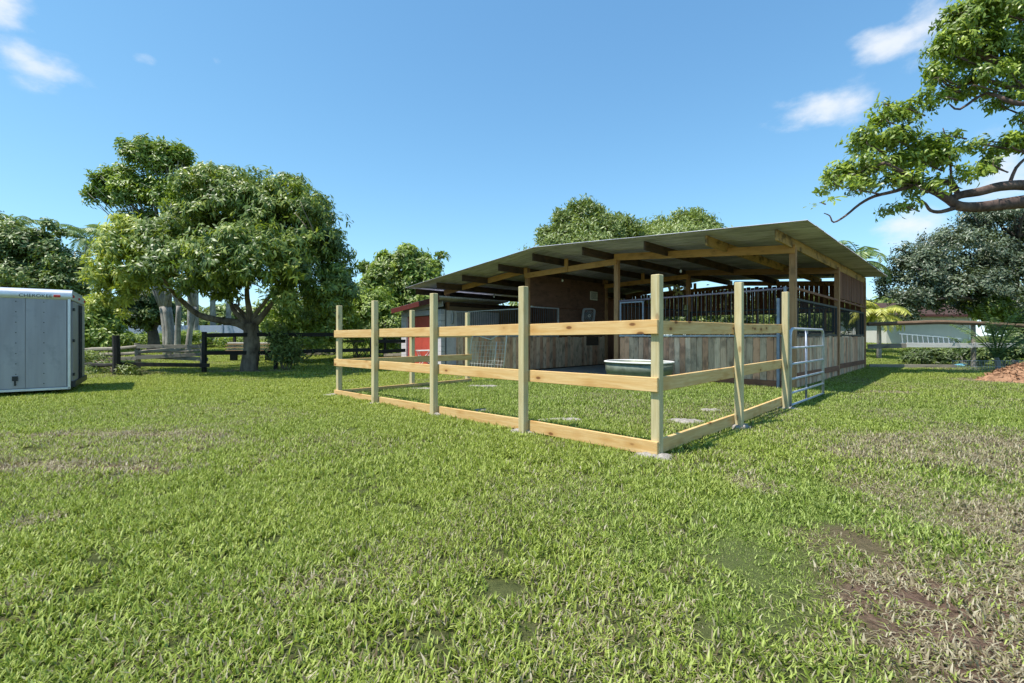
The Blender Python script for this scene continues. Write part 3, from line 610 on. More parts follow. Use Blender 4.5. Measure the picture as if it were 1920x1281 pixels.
# ------------------------------------------------------------------ cargo trailer
TA = math.atan2(-.6, -.8); tr_ = thing('cargo_trailer', 'grey enclosed cargo trailer parked at the left edge', 'trailer', (-9.12, 9.74, 0), TA)
t = NT('trailer_skin'); v1 = t.coord('Object', (3., 3., .35), rnd=False); n1 = t.noise(v1, 1.5, 6, .6); n2 = t.noise(t.coord('Object', rnd=False), 4, 6, .65)
tcx = t.mix(t.ramp(n1, [(.35, 0.), (.65, 1.)]), (.28, .265, .29), (.36, .345, .375)); tcx = t.mix(t.math('MULTIPLY', t.ramp(n2, [(.55, 0.), (.75, 1.)]), .5), tcx, (.18, .185, .2))
M['skin'] = t.done(tcx, .42, .3, n2, .04); M['trim'] = plain('pale_aluminium', (.62, .63, .66), .35, .6, .1)
LT, WT = 4.2, 2.1
MB().box((LT/2, -WT/2, 1.06), (LT-.06, WT-.06, 1.84)).build('body', M['skin'], tr_)
for k in range(7):
    x0 = .06+k*.6; timber('side_panel', Vector((x0, -.015, 1.06)), Vector((min(x0+.597, LT-.05), -.015, 1.06)), .024, 1.8, M['skin'], tr_)
m = MB()
for k in range(10):
    for j in range(9): m.tube([(.395*(k+1), -.004, .24+j*.205), (.395*(k+1), .006, .24+j*.205)], .009, 6)
m.build('rivets', M['black'], tr_)
prof = [(0, 1.945), (.014, 1.96), (.014, 2.06), (-.02, 2.12), (-.09, 2.15), (-.2, 2.16)]
v = [(x, y, z) for x in (-.02, LT) for y, z in prof]; k = len(prof); MB().raw(v, [(i, i+1, k+i+1, k+i) for i in range(k-1)]).build('top_moulding', M['trim'], tr_, True)
MB().box((LT/2, -WT/2, 2.135), (LT, WT-.3, .04)).build('roof', M['trim'], tr_)
MB().box((.02, .0, 1.03), (.05, .03, 1.86), ch=.008).build('corner_trim', M['trim'], tr_); MB().box((LT/2, .0, .125), (LT, .03, .05), ch=.006).build('bottom_rail', M['trim'], tr_)
for y0 in (-.08, -1.06):
    d_ = MB().box((-.005, y0-.48, 1.03), (.05, .95, 1.78), ch=.008).build('rear_door', M['skin'], tr_)
    MB().tube([(-.05, y0-.85*(y0 > -1)-.1*(y0 < -1), .2), (-.05, y0-.85*(y0 > -1)-.1*(y0 < -1), 1.88)], .018, 8).build('lock_rod', M['black'], d_)
    for z in (.4, 1.1, 1.75): MB().box((-.04, y0-.03, z), (.03, .1, .06)).build('hinge', M['black'], d_)
MB().box((-.0, -WT/2, 2.02), (.05, WT-.1, .16), ch=.01).build('rear_header', M['trim'], tr_)
for y in (-.12, -1.0, -1.95): MB().box((-.035, y, 2.02), (.03, .09, .05), ch=.008).build('marker_light', M['red'], tr_)
MB().box((.2, .02, 2.012), (.1, .03, .05), ch=.008).build('marker_light', M['red'], tr_)
MB().box((.8, .01, .36), (.08, .02, .09)).build('bracket', M['black'], tr_); MB().box((.8, .01, .27), (.025, .02, .1)).build('bracket_tongue', M['black'], tr_)
MB().box((-.03, -WT/2, .2), (.08, WT-.1, .12)).build('bumper', M['black'], tr_); MB().box((LT/2, -WT/2, .17), (LT-.2, WT-.2, .12)).build('chassis', M['black'], tr_)
for y in (-.12, -WT+.12):
    for x in (1.9, 2.65):
        w_ = MB().tube([(x, y-.09, .2), (x, y-.075, .31), (x, y+.075, .31), (x, y+.09, .2)], [.2, .31, .31, .2], 20); w_.v = [(a, yy, z-.0) for a, yy, z in w_.v]
        m = MB(); prof2 = [(-.09, .19), (-.1, .25), (-.07, .31), (.07, .31), (.1, .25), (.09, .19)]; n = 24; vv = []
        for yy, rr in prof2: vv += [(x+rr*math.cos(2*math.pi*j/n), y+yy, .31+rr*math.sin(2*math.pi*j/n)) for j in range(n)]
        ff = [(q*n+j, q*n+(j+1) % n, (q+1)*n+(j+1) % n, (q+1)*n+j) for q in range(5) for j in range(n)]
        wh = m.raw(vv, ff).build('wheel', M['black'], tr_, True)
        MB().raw([(x+.19*math.cos(2*math.pi*j/n), y+.07, .31+.19*math.sin(2*math.pi*j/n)) for j in range(n)]+[(x+.05*math.cos(2*math.pi*j/n), y+.09, .31+.05*math.sin(2*math.pi*j/n)) for j in range(n)], [(j, (j+1) % n, n+(j+1) % n, n+j) for j in range(n)]+[tuple(range(n, 2*n))]).build('rim', M['trim'], wh)
fc_ = bpy.data.curves.new('lettering', 'FONT'); fc_.body = 'CHEROKEE'; fc_.size = .105; fc_.extrude = .001; fc_.align_x = 'LEFT'; fc_.space_character = 1.05
fo = bpy.data.objects.new('lettering', fc_); S.collection.objects.link(fo); bpy.context.view_layer.update()
lm = bpy.data.meshes.new_from_object(fo.evaluated_get(bpy.context.evaluated_depsgraph_get())); bpy.data.objects.remove(fo); lm.materials.append(M['blackpaint'])
lx = [v_.co.x for v_ in lm.vertices]; sc_ = .47/(max(lx)-min(lx))
lo = link(bpy.data.objects.new('lettering', lm), tr_); lo.matrix_local = Matrix(((-1, 0, 0, .75), (0, 0, 1, .0165), (0, 1, 0, 1.975), (0, 0, 0, 1))) @ Matrix.Diagonal((sc_, .85, 1, 1))
# ------------------------------------------------------------------ vegetation
def unit(v): return v/np.maximum(np.linalg.norm(v, axis=-1, keepdims=True), 1e-9)
def leafmesh(name, base, d, nrm, ln, wd, lc, m, seg=1):
    """folded leaves: base points, directions, normals, lengths, widths"""
    d = unit(d); s = unit(np.cross(d, nrm)); n = np.cross(s, d); ln = ln[:, None]; wd = wd[:, None]; N = len(base)
    if seg == 1:
        v = np.stack([base, base+d*ln*.45+s*wd/2+n*wd*.12, base+d*ln-n*ln*.12, base+d*ln*.45-s*wd/2+n*wd*.12], 1).reshape(-1, 3)
        k = np.arange(N)[:, None]*4; f = np.concatenate([k+np.array([0, 1, 2]), k+np.array([0, 2, 3])], 1).reshape(-1, 3); r = 2
    else:
        c1, c2, c3 = base+d*ln*.35+n*ln*.02, base+d*ln*.7-n*ln*.05, base+d*ln-n*ln*.2
        v = np.stack([base, c1+s*wd/2, c1-s*wd/2, c2+s*wd*.42, c2-s*wd*.42, c3], 1).reshape(-1, 3); k = np.arange(N)[:, None]*6
        f = np.concatenate([k+np.array(q) for q in ([0, 1, 2], [1, 3, 4], [1, 4, 2], [3, 5, 4])], 1).reshape(-1, 3); r = 4
    return npmesh(name, v, f, [m], {'lc': ('FACE', np.repeat(lc, r))}, True)
def crown_points(lobes, n, seed, sub=.42, shell=.55, nsub=26):
    """twig tips spread over lumpy clumps on ellipsoid lobes: (centre, radii, weight)"""
    r = np.random.default_rng(seed); pts, outs, tone = [], [], []; wsum = sum(l[2] for l in lobes)
    for c, rad, w in lobes:
        c = np.array(c); rad = np.array(rad); k = max(4, int(nsub*w/wsum*len(lobes)))
        u = unit(r.normal(size=(k, 3))); u[:, 2] = np.where(u[:, 2] < -.55, -u[:, 2], u[:, 2]); ctr = c+u*rad*(shell+(1-shell)*r.random((k, 1)))*.86; sr = (.7+.6*r.random(k))*sub
        m = int(n*w/wsum); j = r.integers(0, k, m); d = unit(r.normal(size=(m, 3))); d[:, 2] = np.where(r.random(m) < .65, np.abs(d[:, 2]), d[:, 2])
        rr = (.45+.55*np.sqrt(r.random(m)))[:, None]
        pts.append(ctr[j]+d*rr*sr[j][:, None]*rad.mean()*np.array([1, 1, .8])); outs.append(unit(d+.5*u[j])); tone.append(r.random(k)[j])
    return np.concatenate(pts), np.concatenate(outs), np.concatenate(tone)
def crown(name, lobes, n, per, ln, wd, m, seed, parent, droop=.35, seg=1, spread=.8, sub=.42, shell=.55, nsub=26, jit=.08, bias=0., fn=None):
    r = np.random.default_rng(seed+99); p, o, tn = crown_points(lobes, n, seed, sub, shell, nsub)
    p = np.repeat(p, per, 0); o = np.repeat(o, per, 0); N = len(p); tn = np.repeat(tn, per)
    ax = unit(r.normal(size=(N, 3))); ax = unit(ax-o*np.sum(ax*o, 1, keepdims=True)); d = o*(1-spread)+ax*spread; d[:, 2] -= droop*(.4+r.random(N))
    nr = o+r.normal(size=(N, 3))*.35; nr[:, 2] += .5
    lc = np.clip(.45*tn+.45*r.random(N)+bias, 0, 1)
    if fn is not None: lc = np.clip(lc+fn(p), 0, 1)
    base = p+r.normal(size=(N, 3))*jit
    return link(bpy.data.objects.new(name, leafmesh(name, base, d, nr, ln*(.7+.6*r.random(N)), wd*(.75+.5*r.random(N)), lc, m, seg)), parent)
def lobe(x, y, rx, ry, Y, w=1., dep=None):
    k = Y/F; return (P(x, y, Y), (rx*k, (dep or rx)*k, ry*k), w*rx*ry/1000)
def limb(mb, pts, r0, r1, n=8, wob=0.):
    pts = [Vector(p) for p in pts]; q = []
    for i in range(len(pts)-1):
        for k in range(3):
            a = k/3; p0 = pts[max(i-1, 0)]; p1 = pts[i]; p2 = pts[i+1]; p3 = pts[min(i+2, len(pts)-1)]
            q.append(.5*((2*p1)+(p2-p0)*a+(2*p0-5*p1+4*p2-p3)*a*a+(3*p1-p0-3*p2+p3)*a**3)+Vector((random.uniform(-1, 1), random.uniform(-1, 1), random.uniform(-1, 1)))*wob)
    q.append(pts[-1]); m = len(q)-1; mb.tube(q, [r0+(r1-r0)*(i/m)**.8 for i in range(m+1)], n)
def tree(name, label, base, cat='tree', group=None): return thing(name, label, cat, base, 0, group)
def put(o, root):
    # crown and trunk meshes are made in world space: keep them there under the root
    o.location = -Vector(root.location); return o
def simple_tree(name, label, x, Y, lobes, n, per, ln, wd, lm, bm, seed, tr=.2, group='trees around the yard', multi=1, forks=6, **kw):
    bx = (x-CX)/F*Y; root = tree(name, label, (bx, Y, float(gz(bx, Y))), group=group); mb = MB(); random.seed(seed)
    zb = float(gz(bx, Y)); bot = min(l[0].z-l[1][2]*.6 for l in lobes); fk = Vector((bx, Y, max(zb+.8, min(bot, zb+2.6))))
    for q in range(multi):
        off = Vector((random.uniform(-.95, .95), random.uniform(-.9, .9), 0))*(multi > 1); f2 = fk+off*1.6
        limb(mb, [Vector((bx, Y, zb-.15))+off, Vector((bx, Y, zb+.5*(fk.z-zb)))+off*1.2+Vector((random.uniform(-.1, .1), 0, 0)), f2], tr*1.15, tr*.8, 10)
        for i in range(forks):
            l = random.choice(lobes); e = l[0]+Vector((random.uniform(-.7, .7)*l[1][0], random.uniform(-.7, .7)*l[1][1], random.uniform(-.2, .7)*l[1][2])); mid = (f2*.55+e*.45)+Vector((0, 0, .12*(e-f2).length)); limb(mb, [f2-Vector((0, 0, .2)), mid, e], tr*.5, tr*.1, 6, .03)
            for _ in range(2):
                e2 = e.lerp(mid, random.random()*.6)+Vector((random.uniform(-1, 1)*l[1][0], random.uniform(-1, 1)*l[1][1], random.uniform(-.1, .7)*l[1][2]))*.6; limb(mb, [mid.lerp(e, .4), e2], tr*.2, tr*.05, 5, .02)
    put(mb.build('trunk', bm, root, True), root); put(crown('crown', lobes, n, per, ln, wd, lm, seed, root, **kw), root); return root
# mango tree
YM = 15.8; mg = tree('mango_tree', 'broad rounded mango tree with a forked trunk in front of black fence', P(468, 697, YM)*1); mg.location.z = 0
mb = MB(); q = lambda x, y, d=0.: P(x, y, YM+d)
limb(mb, [q(468, 705), q(467, 690), q(472, 655), q(471, 625), q(471, 606)], .3, .22, 14); limb(mb, [q(468, 712), q(452, 694)], .14, .05); limb(mb, [q(470, 712), q(486, 695)], .15, .05)
limb(mb, [q(468, 618), q(445, 606), q(408, 600), q(372, 590), q(345, 568), q(318, 540, -1), q(290, 510, -1.5), q(250, 500, -1.5)], .15, .04, 10)
limb(mb, [q(466, 612), q(452, 596), q(436, 578), q(428, 545, .6), q(400, 480, 1)], .12, .03, 9); limb(mb, [q(470, 612), q(467, 580), q(463, 545), q(470, 470, -.5), q(450, 400)], .13, .03, 9)
limb(mb, [q(474, 612), q(492, 592), q(512, 566), q(535, 530, -.7), q(570, 480, -1)], .13, .03, 9); limb(mb, [q(474, 608), q(480, 588), q(505, 556), q(540, 500, 1.2), q(560, 420, 1.5)], .1, .03, 8)
limb(mb, [q(470, 600), q(440, 572), q(448, 568, 1.5), q(420, 500, 2)], .08, .02, 7)
tw = MB()
for i in range(14):
    a = q(random.uniform(230, 620), random.uniform(420, 560), random.uniform(-3, 3)); limb(tw, [a, a+Vector((random.uniform(-.6, .6), random.uniform(-.5, .5), random.uniform(.2, .8)))], .022, .006, 5, .02)
tag(put(tw.build('twigs', M['bark'], mg, True), mg), kind='stuff'); put(mb.build('trunk', M['bark'], mg, True), mg)
ml = [lobe(440, 400, 115, 80, YM, 1.2), lobe(300, 462, 100, 56, YM-.6, 1.), lobe(540, 430, 105, 85, YM-.3, 1.), lobe(240, 500, 70, 70, YM-.8, .9), lobe(345, 510, 110, 62, YM-1.2, 1.), lobe(470, 500, 120, 75, YM-1.8, 1.), lobe(590, 510, 78, 70, YM, 1.),
      lobe(625, 545, 48, 52, YM, .8), lobe(215, 545, 48, 42, YM-.5, .7), lobe(430, 350, 60, 38, YM, .6), lobe(530, 370, 60, 45, YM, .6), lobe(365, 412, 48, 42, YM, .6), lobe(440, 480, 150, 90, YM+2, .6), lobe(395, 545, 60, 30, YM-1.5, .4), lobe(560, 560, 70, 30, YM-1, .5), lobe(640, 575, 34, 30, YM, .6), lobe(605, 590, 40, 18, YM+.5, .4), lobe(200, 575, 36, 26, YM-.5, .5)]
ml = [(c, tuple(r*1.07 for r in rr), w_) for c, rr, w_ in ml]
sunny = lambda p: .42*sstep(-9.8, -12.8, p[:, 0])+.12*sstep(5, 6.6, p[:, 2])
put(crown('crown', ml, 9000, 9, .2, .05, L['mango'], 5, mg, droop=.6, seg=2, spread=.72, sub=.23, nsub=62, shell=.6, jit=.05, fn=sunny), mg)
simple_tree('tall_tree', 'tall airy tree with pale clustered trunks behind the mango', 326, 25, [lobe(275, 300, 50, 35, 25), lobe(325, 310, 42, 40, 25), lobe(225, 345, 42, 30, 25), lobe(190, 372, 30, 22, 25), lobe(265, 370, 50, 40, 25), lobe(330, 380, 50, 45, 25), lobe(275, 278, 26, 12, 25, .7), lobe(260, 420, 40, 26, 25)],
    2900, 8, .25, .1, L['tall'], M['barkpale'], 21, .14, multi=6, forks=6, droop=.2, sub=.2, nsub=24, jit=.14, bias=.15)
simple_tree('spreading_tree', 'wide dark green tree spreading behind the grey trailer', 40, 19, [lobe(10, 470, 70, 60, 19), lobe(75, 480, 60, 48, 19), lobe(125, 505, 50, 42, 19), lobe(30, 525, 80, 34, 18.5), lobe(110, 540, 55, 26, 18.5), lobe(-50, 450, 70, 70, 19), lobe(100, 435, 24, 20, 19, .5), lobe(-60, 520, 70, 50, 19)],
    5200, 8, .17, .08, L['dark'], M['barkdark'], 22, .26, droop=.1, sub=.24, nsub=34, bias=.15)
simple_tree('small_dark_tree', 'small dark tree with a leaning black trunk before the blue-grey wall', 286, 27, [lobe(250, 590, 50, 30, 27), lobe(215, 605, 34, 24, 27), lobe(305, 600, 38, 30, 27), lobe(275, 570, 40, 20, 27)], 2000, 7, .28, .1, L['dark'], M['barkdark'], 23, .3, droop=.25, sub=.36, nsub=12)
simple_tree('leafy_tree', 'light green rounded tree between the mango and the barn roof', 745, 30, [lobe(755, 505, 55, 40, 30), lobe(715, 540, 50, 50, 30), lobe(800, 515, 40, 38, 30), lobe(775, 560, 65, 50, 30), lobe(720, 590, 50, 40, 29), lobe(690, 520, 25, 25, 30, .6), lobe(835, 480, 12, 8, 30, .4)], 3800, 8, .32, .13, L['light'], M['bark'], 24, .22, droop=.2, sub=.3, nsub=16, jit=.12, bias=-.12)
simple_tree('ridge_tree', 'bushy green treetop rising behind the barn ridge', 1095, 33, [lobe(1095, 444, 64, 28, 33), lobe(1040, 450, 34, 22, 33), lobe(1150, 438, 45, 26, 33), lobe(1100, 405, 30, 16, 33), lobe(1130, 415, 26, 14, 33), lobe(1065, 418, 26, 14, 33), lobe(1185, 440, 26, 12, 33), lobe(1048, 408, 9, 9, 33, 2.), lobe(1075, 396, 8, 10, 33, 2.), lobe(1098, 388, 9, 10, 33, 2.), lobe(1122, 396, 8, 9, 33, 2.), lobe(1160, 415, 10, 8, 33, 2.), lobe(1018, 440, 9, 8, 33, 2.), lobe(1180, 424, 7, 8, 33, 2.), lobe(1090, 500, 120, 60, 33)], 4200, 8, .27, .1, L['olive'], M['bark'], 25, .3, droop=-.5, sub=.17, nsub=44, shell=.7, jit=.2)
simple_tree('far_tree', 'low olive treetop showing over the barn roof right of the ridge', 1270, 36, [lobe(1215, 442, 40, 14, 36), lobe(1260, 442, 44, 12, 36), lobe(1300, 428, 42, 18, 36), lobe(1325, 440, 24, 12, 36), lobe(1290, 415, 14, 8, 36), lobe(1272, 412, 6, 8, 36, 2.), lobe(1303, 408, 7, 8, 36, 2.), lobe(1240, 424, 8, 7, 36, 2.), lobe(1325, 424, 8, 6, 36, 2.), lobe(1342, 436, 9, 5, 36, 2.), lobe(1260, 480, 120, 40, 36)], 3600, 8, .3, .1, L['olive'], M['bark'], 26, .3, droop=-.5, sub=.26, nsub=40, shell=.7, jit=.25, bias=.08)
simple_tree('oak_tree', 'large grey-green oak hanging over the white outbuilding', 1905, 25, [lobe(1800, 480, 90, 60, 25), lobe(1880, 430, 80, 50, 25.5), lobe(1730, 515, 66, 50, 24.5), lobe(1800, 545, 95, 42, 24), lobe(1890, 520, 80, 60, 24.5), lobe(1720, 565, 48, 34, 24), lobe(1700, 590, 30, 25, 24, .8), lobe(1960, 480, 90, 80, 25), lobe(1670, 545, 26, 36, 25, .6), lobe(1850, 575, 60, 22, 24, .7), lobe(1900, 600, 40, 30, 24.5, .6), lobe(1690, 470, 20, 14, 25, .4), lobe(1850, 410, 60, 24, 25, .7)],
    6600, 9, .17, .08, L['grey'], M['barkdark'], 27, .4, forks=12, droop=.05, sub=.2, nsub=46, jit=.12)
# branch tree overhanging from the right
YR = 14.; rt = tree('overhanging_tree', 'near tree whose leafy branches hang in from the right edge', (17.4, YR, 0)); w = lambda x, y, d=0.: P(x, y, YR+d); mb = MB()
limb(mb, [Vector((17.4, YR, -.2)), Vector((17.2, YR, 2.2)), Vector((16.8, YR, 4.4)), w(2005, 330)], 0.609, 0.435, 12); limb(mb, [w(2010, 390), w(1940, 378), w(1890, 382), w(1840, 388), w(1800, 387), w(1778, 374), w(1748, 356), w(1722, 342), w(1695, 325, -.4), w(1660, 305, -.6)], 0.246, 0.036, 10)
limb(mb, [w(2005, 360), w(1930, 348), w(1875, 350), w(1835, 360), w(1800, 366), w(1780, 377)], 0.174, 0.102, 9); limb(mb, [w(1796, 388), w(1765, 397), w(1745, 395), w(1735, 382), w(1726, 376)], 0.072, 0.026, 7)
limb(mb, [w(1722, 343), w(1680, 358), w(1640, 368), w(1612, 383), w(1585, 405), w(1563, 417), w(1556, 405), w(1545, 400)], 0.065, 0.012, 7); limb(mb, [w(1782, 372), w(1783, 320), w(1776, 270), w(1768, 240)], 0.051, 0.014, 6)
limb(mb, [w(1700, 330), w(1665, 300, .5), w(1640, 265, .5), w(1650, 230, .3), w(1700, 195)], 0.072, 0.017, 6); limb(mb, [w(1660, 305, -.6), w(1620, 320), w(1570, 345)], 0.043, 0.012, 6); limb(mb, [w(1890, 352), w(1905, 315), w(1925, 290), w(1890, 270), w(1850, 265)], 0.058, 0.014, 6); limb(mb, [w(1740, 352), w(1765, 342, .3), w(1785, 345, .3), w(1795, 362, .2)], 0.131, 0.072, 7)
limb(mb, [w(2005, 320), w(1990, 200), w(1950, 130), w(1880, 120), w(1820, 95), w(1790, 80)], 0.290, 0.043, 9); limb(mb, [w(1960, 160), w(1900, 165), w(1840, 150), w(1790, 165), w(1765, 150)], 0.102, 0.022, 7); limb(mb, [w(1985, 190), w(1910, 195, -.5), w(1850, 175), w(1800, 205), w(1780, 195)], 0.087, 0.017, 7); limb(mb, [w(1800, 172), w(1775, 168), w(1763, 155)], 0.043, 0.014, 5)
rl = [(1885, 25, 85, 50), (1815, 55, 60, 42), (1785, 100, 50, 36), (1850, 100, 75, 45), (1760, 145, 36, 24), (1905, 150, 50, 60), (1830, 160, 60, 26), (1770, 180, 28, 14), (1880, 200, 30, 20), (1912, 225, 14, 18), (1705, 205, 32, 20), (1665, 228, 36, 22), (1625, 270, 42, 28), (1685, 265, 50, 28), (1595, 325, 40, 20), (1560, 345, 26, 12), (1640, 315, 50, 26),
      (1722, 300, 50, 34), (1785, 255, 30, 9), (1850, 272, 44, 12), (1895, 275, 30, 22), (1862, 310, 30, 22), (1700, 388, 26, 14), (1615, 358, 44, 12), (1728, 355, 34, 22), (1760, 300, 40, 24), (1680, 340, 50, 16), (1540, 380, 8, 5), (1960, 60, 60, 80), (1960, 250, 40, 60), (1570, 330, 20, 10), (1820, 20, 50, 25), (1660, 195, 14, 7), (1800, 335, 24, 16)]
for x, y, rx, ry in rl:
    for _ in range(5): limb(mb, [w(x+rx*.9, y+ry*.6), w(x, y, random.uniform(-.5, .5)), w(x+random.uniform(-1, 1)*rx*.8, y+random.uniform(-1, 1)*ry*.8, random.uniform(-.6, .6))], 0.020, 0.004, 5, .01)
put(mb.build('trunk', M['barkwarm'], rt, True), rt)
put(crown('crown', [lobe(x, y, rx, ry, YR, 1., 55) for x, y, rx, ry in rl], 3600, 7, .18, .06, L['near'], 31, rt, droop=.25, seg=2, spread=.85, sub=.34, shell=.2, nsub=12, jit=.07, bias=.08, fn=lambda p: .1*sstep(7.5, 3, p[:, 2])), rt)
# palms
def frond(ln, arch, seed, wide=.5, up=.6, nl=26):
    r = np.random.default_rng(seed); k = np.linspace(0, 1, nl); ang = up-arch*k**1.3; x = np.concatenate([[0], np.cumsum(np.cos(ang[:-1]))])*ln/nl; z = np.concatenate([[0], np.cumsum(np.sin(ang[:-1]))])*ln/nl
    base, d, nr, L_, W_ = [], [], [], [], []
    for i in range(3, nl):
        for s in (-1, 1):
            base.append((x[i], 0, z[i])); t_ = np.array([np.cos(ang[i]), 0, np.sin(ang[i])]); d.append(t_*.55+np.array([0, s*.8, -.25-.3*r.random()])); nr.append((-t_[2], 0, t_[0])); L_.append(wide*(1.05-.75*abs(k[i]-.4))*(.85+.3*r.random())); W_.append(.05*wide/.5)
    me = leafmesh('frond', np.array(base), np.array(d), np.array(nr, float)+.05, np.array(L_), np.array(W_), np.clip(.2+.7*r.random(len(base)), 0, 1), L['palm'], 1); return me, list(zip(x, z))
def palm(label, x, Y, ztop, n, ln, seed, trunk=.16, lm='palm', upr=(.2, 1.2), arch=(1.3, 2.2), wide=.55, tm='barkpale', group='palms around the yard'):
    random.seed(seed); bx = (x-CX)/F*Y; zb = float(gz(bx, Y)); root = thing('palm_tree', label, 'palm', (bx, Y, zb), 0, group); h = ztop-zb
    if h > .3: mb = MB(); limb(mb, [(0, 0, -.1), (random.uniform(-.1, .1), 0, h*.5), (0, 0, h)], trunk*1.15, trunk*.75, 10); mb.build('trunk', M[tm], root, True)
    shapes = [frond(ln, random.uniform(*arch), seed*10+k, wide, upr[0]+(upr[1]-upr[0])*k/4) for k in range(5)]
    for me, _ in shapes: me.materials.clear(); me.materials.append(L[lm])
    for i in range(n):
        k = i % 5; me, sp = shapes[k]; o = link(bpy.data.objects.new('frond', me), root); o.location = (0, 0, max(h, 0)); o.rotation_euler = (0, 0, i*2.4+random.uniform(-.2, .2)); o.scale = (random.uniform(.85, 1.1),)*3
        if i < 5: ribs = MB(); ribs.tube([(a, 0, c_-.01) for a, c_ in sp], [.025*(1-.8*j/len(sp)) for j in range(len(sp))], 5); rm = ribs.mesh('midrib'); rm.materials.append(L[lm]); me['rib'] = 1; palm.r[me.name] = rm
        link(bpy.data.objects.new('midrib', palm.r[me.name]), o)
    return root
palm.r = {}
palm('feathery palm rising behind the right end of the barn roof', 1612, 26, P(0, 492, 26).z, 13, 2.2, 41, wide=.6, upr=(.1, 1.4)); palm('palm crown showing above the trees at the far left', 15, 30, P(0, 430, 30).z, 14, 2.6, 42, wide=.7)
palm('dark palm left of the tall airy tree', 165, 30, P(0, 452, 30).z, 14, 2.4, 43, wide=.7); palm('dark palm tucked behind the mango at its upper left', 205, 33, P(0, 450, 33).z, 13, 2.3, 44, wide=.7)
for i, (x, lb) in enumerate(((367, 'first pale palm trunk left of the mango fork'), (400, 'second pale palm trunk left of the mango fork'), (427, 'third pale palm trunk, nearest the mango fork'), (356, 'slim pale palm trunk nearest the clustered trunks'))): palm(lb, x, 36+i*.7, 8.5, 9, 2.0, 50+i, .2)
palm('bright upright young palm right of the rail fence post', 1868, 16.3, .45, 11, 1.9, 46, .08, upr=(.9, 1.5), arch=(.3, .9), wide=.32); palm('dark spiky cycad at the right edge behind the fence', 1905, 19, .45, 15, 1.2, 47, .12, upr=(.2, 1.1), arch=(.6, 1.1), wide=.25)
palm('yellowing palm clump at the barn rear corner', 1648, 23, 2.2, 20, 1.5, 48, .1, 'yellowpalm', upr=(.2, 1.3), arch=(1.5, 2.3), wide=.5); palm('small cycad in front of the outbuilding corner', 1808, 20, .55, 10, .9, 49, .1, upr=(.4, 1.2), arch=(.4, .9), wide=.2)
# shrubs
def shrub(label, x, Y, lobes, n, ln, wd, lm, seed, per=7, **kw):
    bx = (x-CX)/F*Y; zb = float(gz(bx, Y)); root = thing('shrub', label, 'shrub', (bx, Y, zb), 0, 'shrubs along the fences'); mb = MB(); random.seed(seed)
    for i in range(7):
        l = random.choice(lobes); limb(mb, [Vector((bx+random.uniform(-.2, .2), Y, zb-.1)), l[0]+Vector((random.uniform(-.6, .6)*l[1][0], 0, random.uniform(-.3, .5)*l[1][2]))], .035, .008, 5, .02)
    put(mb.build('stems', M['bark'], root, True), root); put(crown('foliage', lobes, n, per, ln, wd, L[lm], seed, root, **dict(dict(droop=.15, sub=.4, nsub=14, jit=.06), **kw)), root)
shrub('pale green shrub between the trailer and the first fence post', 190, 18, [lobe(185, 620, 36, 34, 18), lobe(160, 645, 30, 20, 18), lobe(220, 640, 30, 24, 18), lobe(180, 585, 26, 26, 18)], 1500, .17, .08, 'light', 61)
shrub('low leafy shrub beside the middle black fence post', 532, 16.2, [lobe(528, 655, 20, 30, 16.2), lobe(548, 676, 24, 14, 16.2), lobe(522, 628, 14, 14, 16.2), lobe(550, 650, 16, 12, 16.2)], 330, .16, .045, 'olive', 62, sub=.5, jit=.14)
shrub('tangled bright shrub behind the black fence right of the mango trunk', 560, 21, [lobe(545, 610, 60, 42, 21), lobe(600, 595, 60, 50, 21), lobe(520, 640, 40, 24, 21), lobe(580, 640, 70, 22, 21)], 2600, .18, .085, 'light', 63, bias=.05)
shrub('tangled shrub under the light green tree, behind the corner post', 670, 23, [lobe(650, 590, 55, 55, 23), lobe(700, 600, 55, 50, 23), lobe(740, 620, 50, 34, 23), lobe(690, 645, 80, 22, 23)], 2600, .19, .085, 'light', 64)
shrub('low dark shrub behind the outbuilding fence', 1745, 19, [lobe(1735, 672, 36, 14, 19), lobe(1775, 668, 26, 14, 19)], 600, .16, .05, 'dark', 65)
shrub('leafy shrub right of the white outbuilding', 1860, 24, [lobe(1850, 585, 34, 26, 24), lobe(1885, 590, 26, 24, 24)], 900, .2, .1, 'light', 66, bias=-.1)
shrub('dark undergrowth behind the wire pen panel', 1880, 18, [lobe(1880, 660, 50, 22, 18), lobe(1920, 650, 40, 34, 18), lobe(1840, 672, 30, 14, 18)], 1100, .16, .06, 'dark', 67)
shrub('weeds along the blue-grey wall', 300, 30, [lobe(270, 642, 60, 8, 30), lobe(370, 640, 50, 12, 30), lobe(440, 642, 40, 8, 30)], 900, .2, .06, 'light', 68)
shrub('dry twiggy brush at the foot of the first fence post', 238, 14.2, [lobe(240, 698, 16, 9, 14.2), lobe(170, 672, 26, 10, 16), lobe(200, 690, 40, 6, 15)], 260, .14, .03, 'olive', 69)
shrub('hedge seen through the back of the barn', 1400, 27, [lobe(1250, 600, 70, 40, 27), lobe(1350, 600, 80, 45, 27), lobe(1470, 600, 80, 45, 27), lobe(1580, 600, 60, 45, 27)], 3000, .26, .1, 'olive', 70)
# far wood closing the horizon
fl_ = []
for i in range(70):
    a = -1.25+2.5*i/69; d = 62+random.uniform(-4, 10); h = random.uniform(2.2, 4.2); fl_.append((Vector((d*math.sin(a)*1.25, d*math.cos(a)+6, .8+h*.75)), (4.2, 3., h), 1.))
fw = crown('far_wood', fl_, 14000, 5, .8, .35, L['olive'], 77, None, sub=.3, nsub=14, jit=.25); tag(fw, 'distant band of trees closing the horizon', 'woods', kind='stuff')
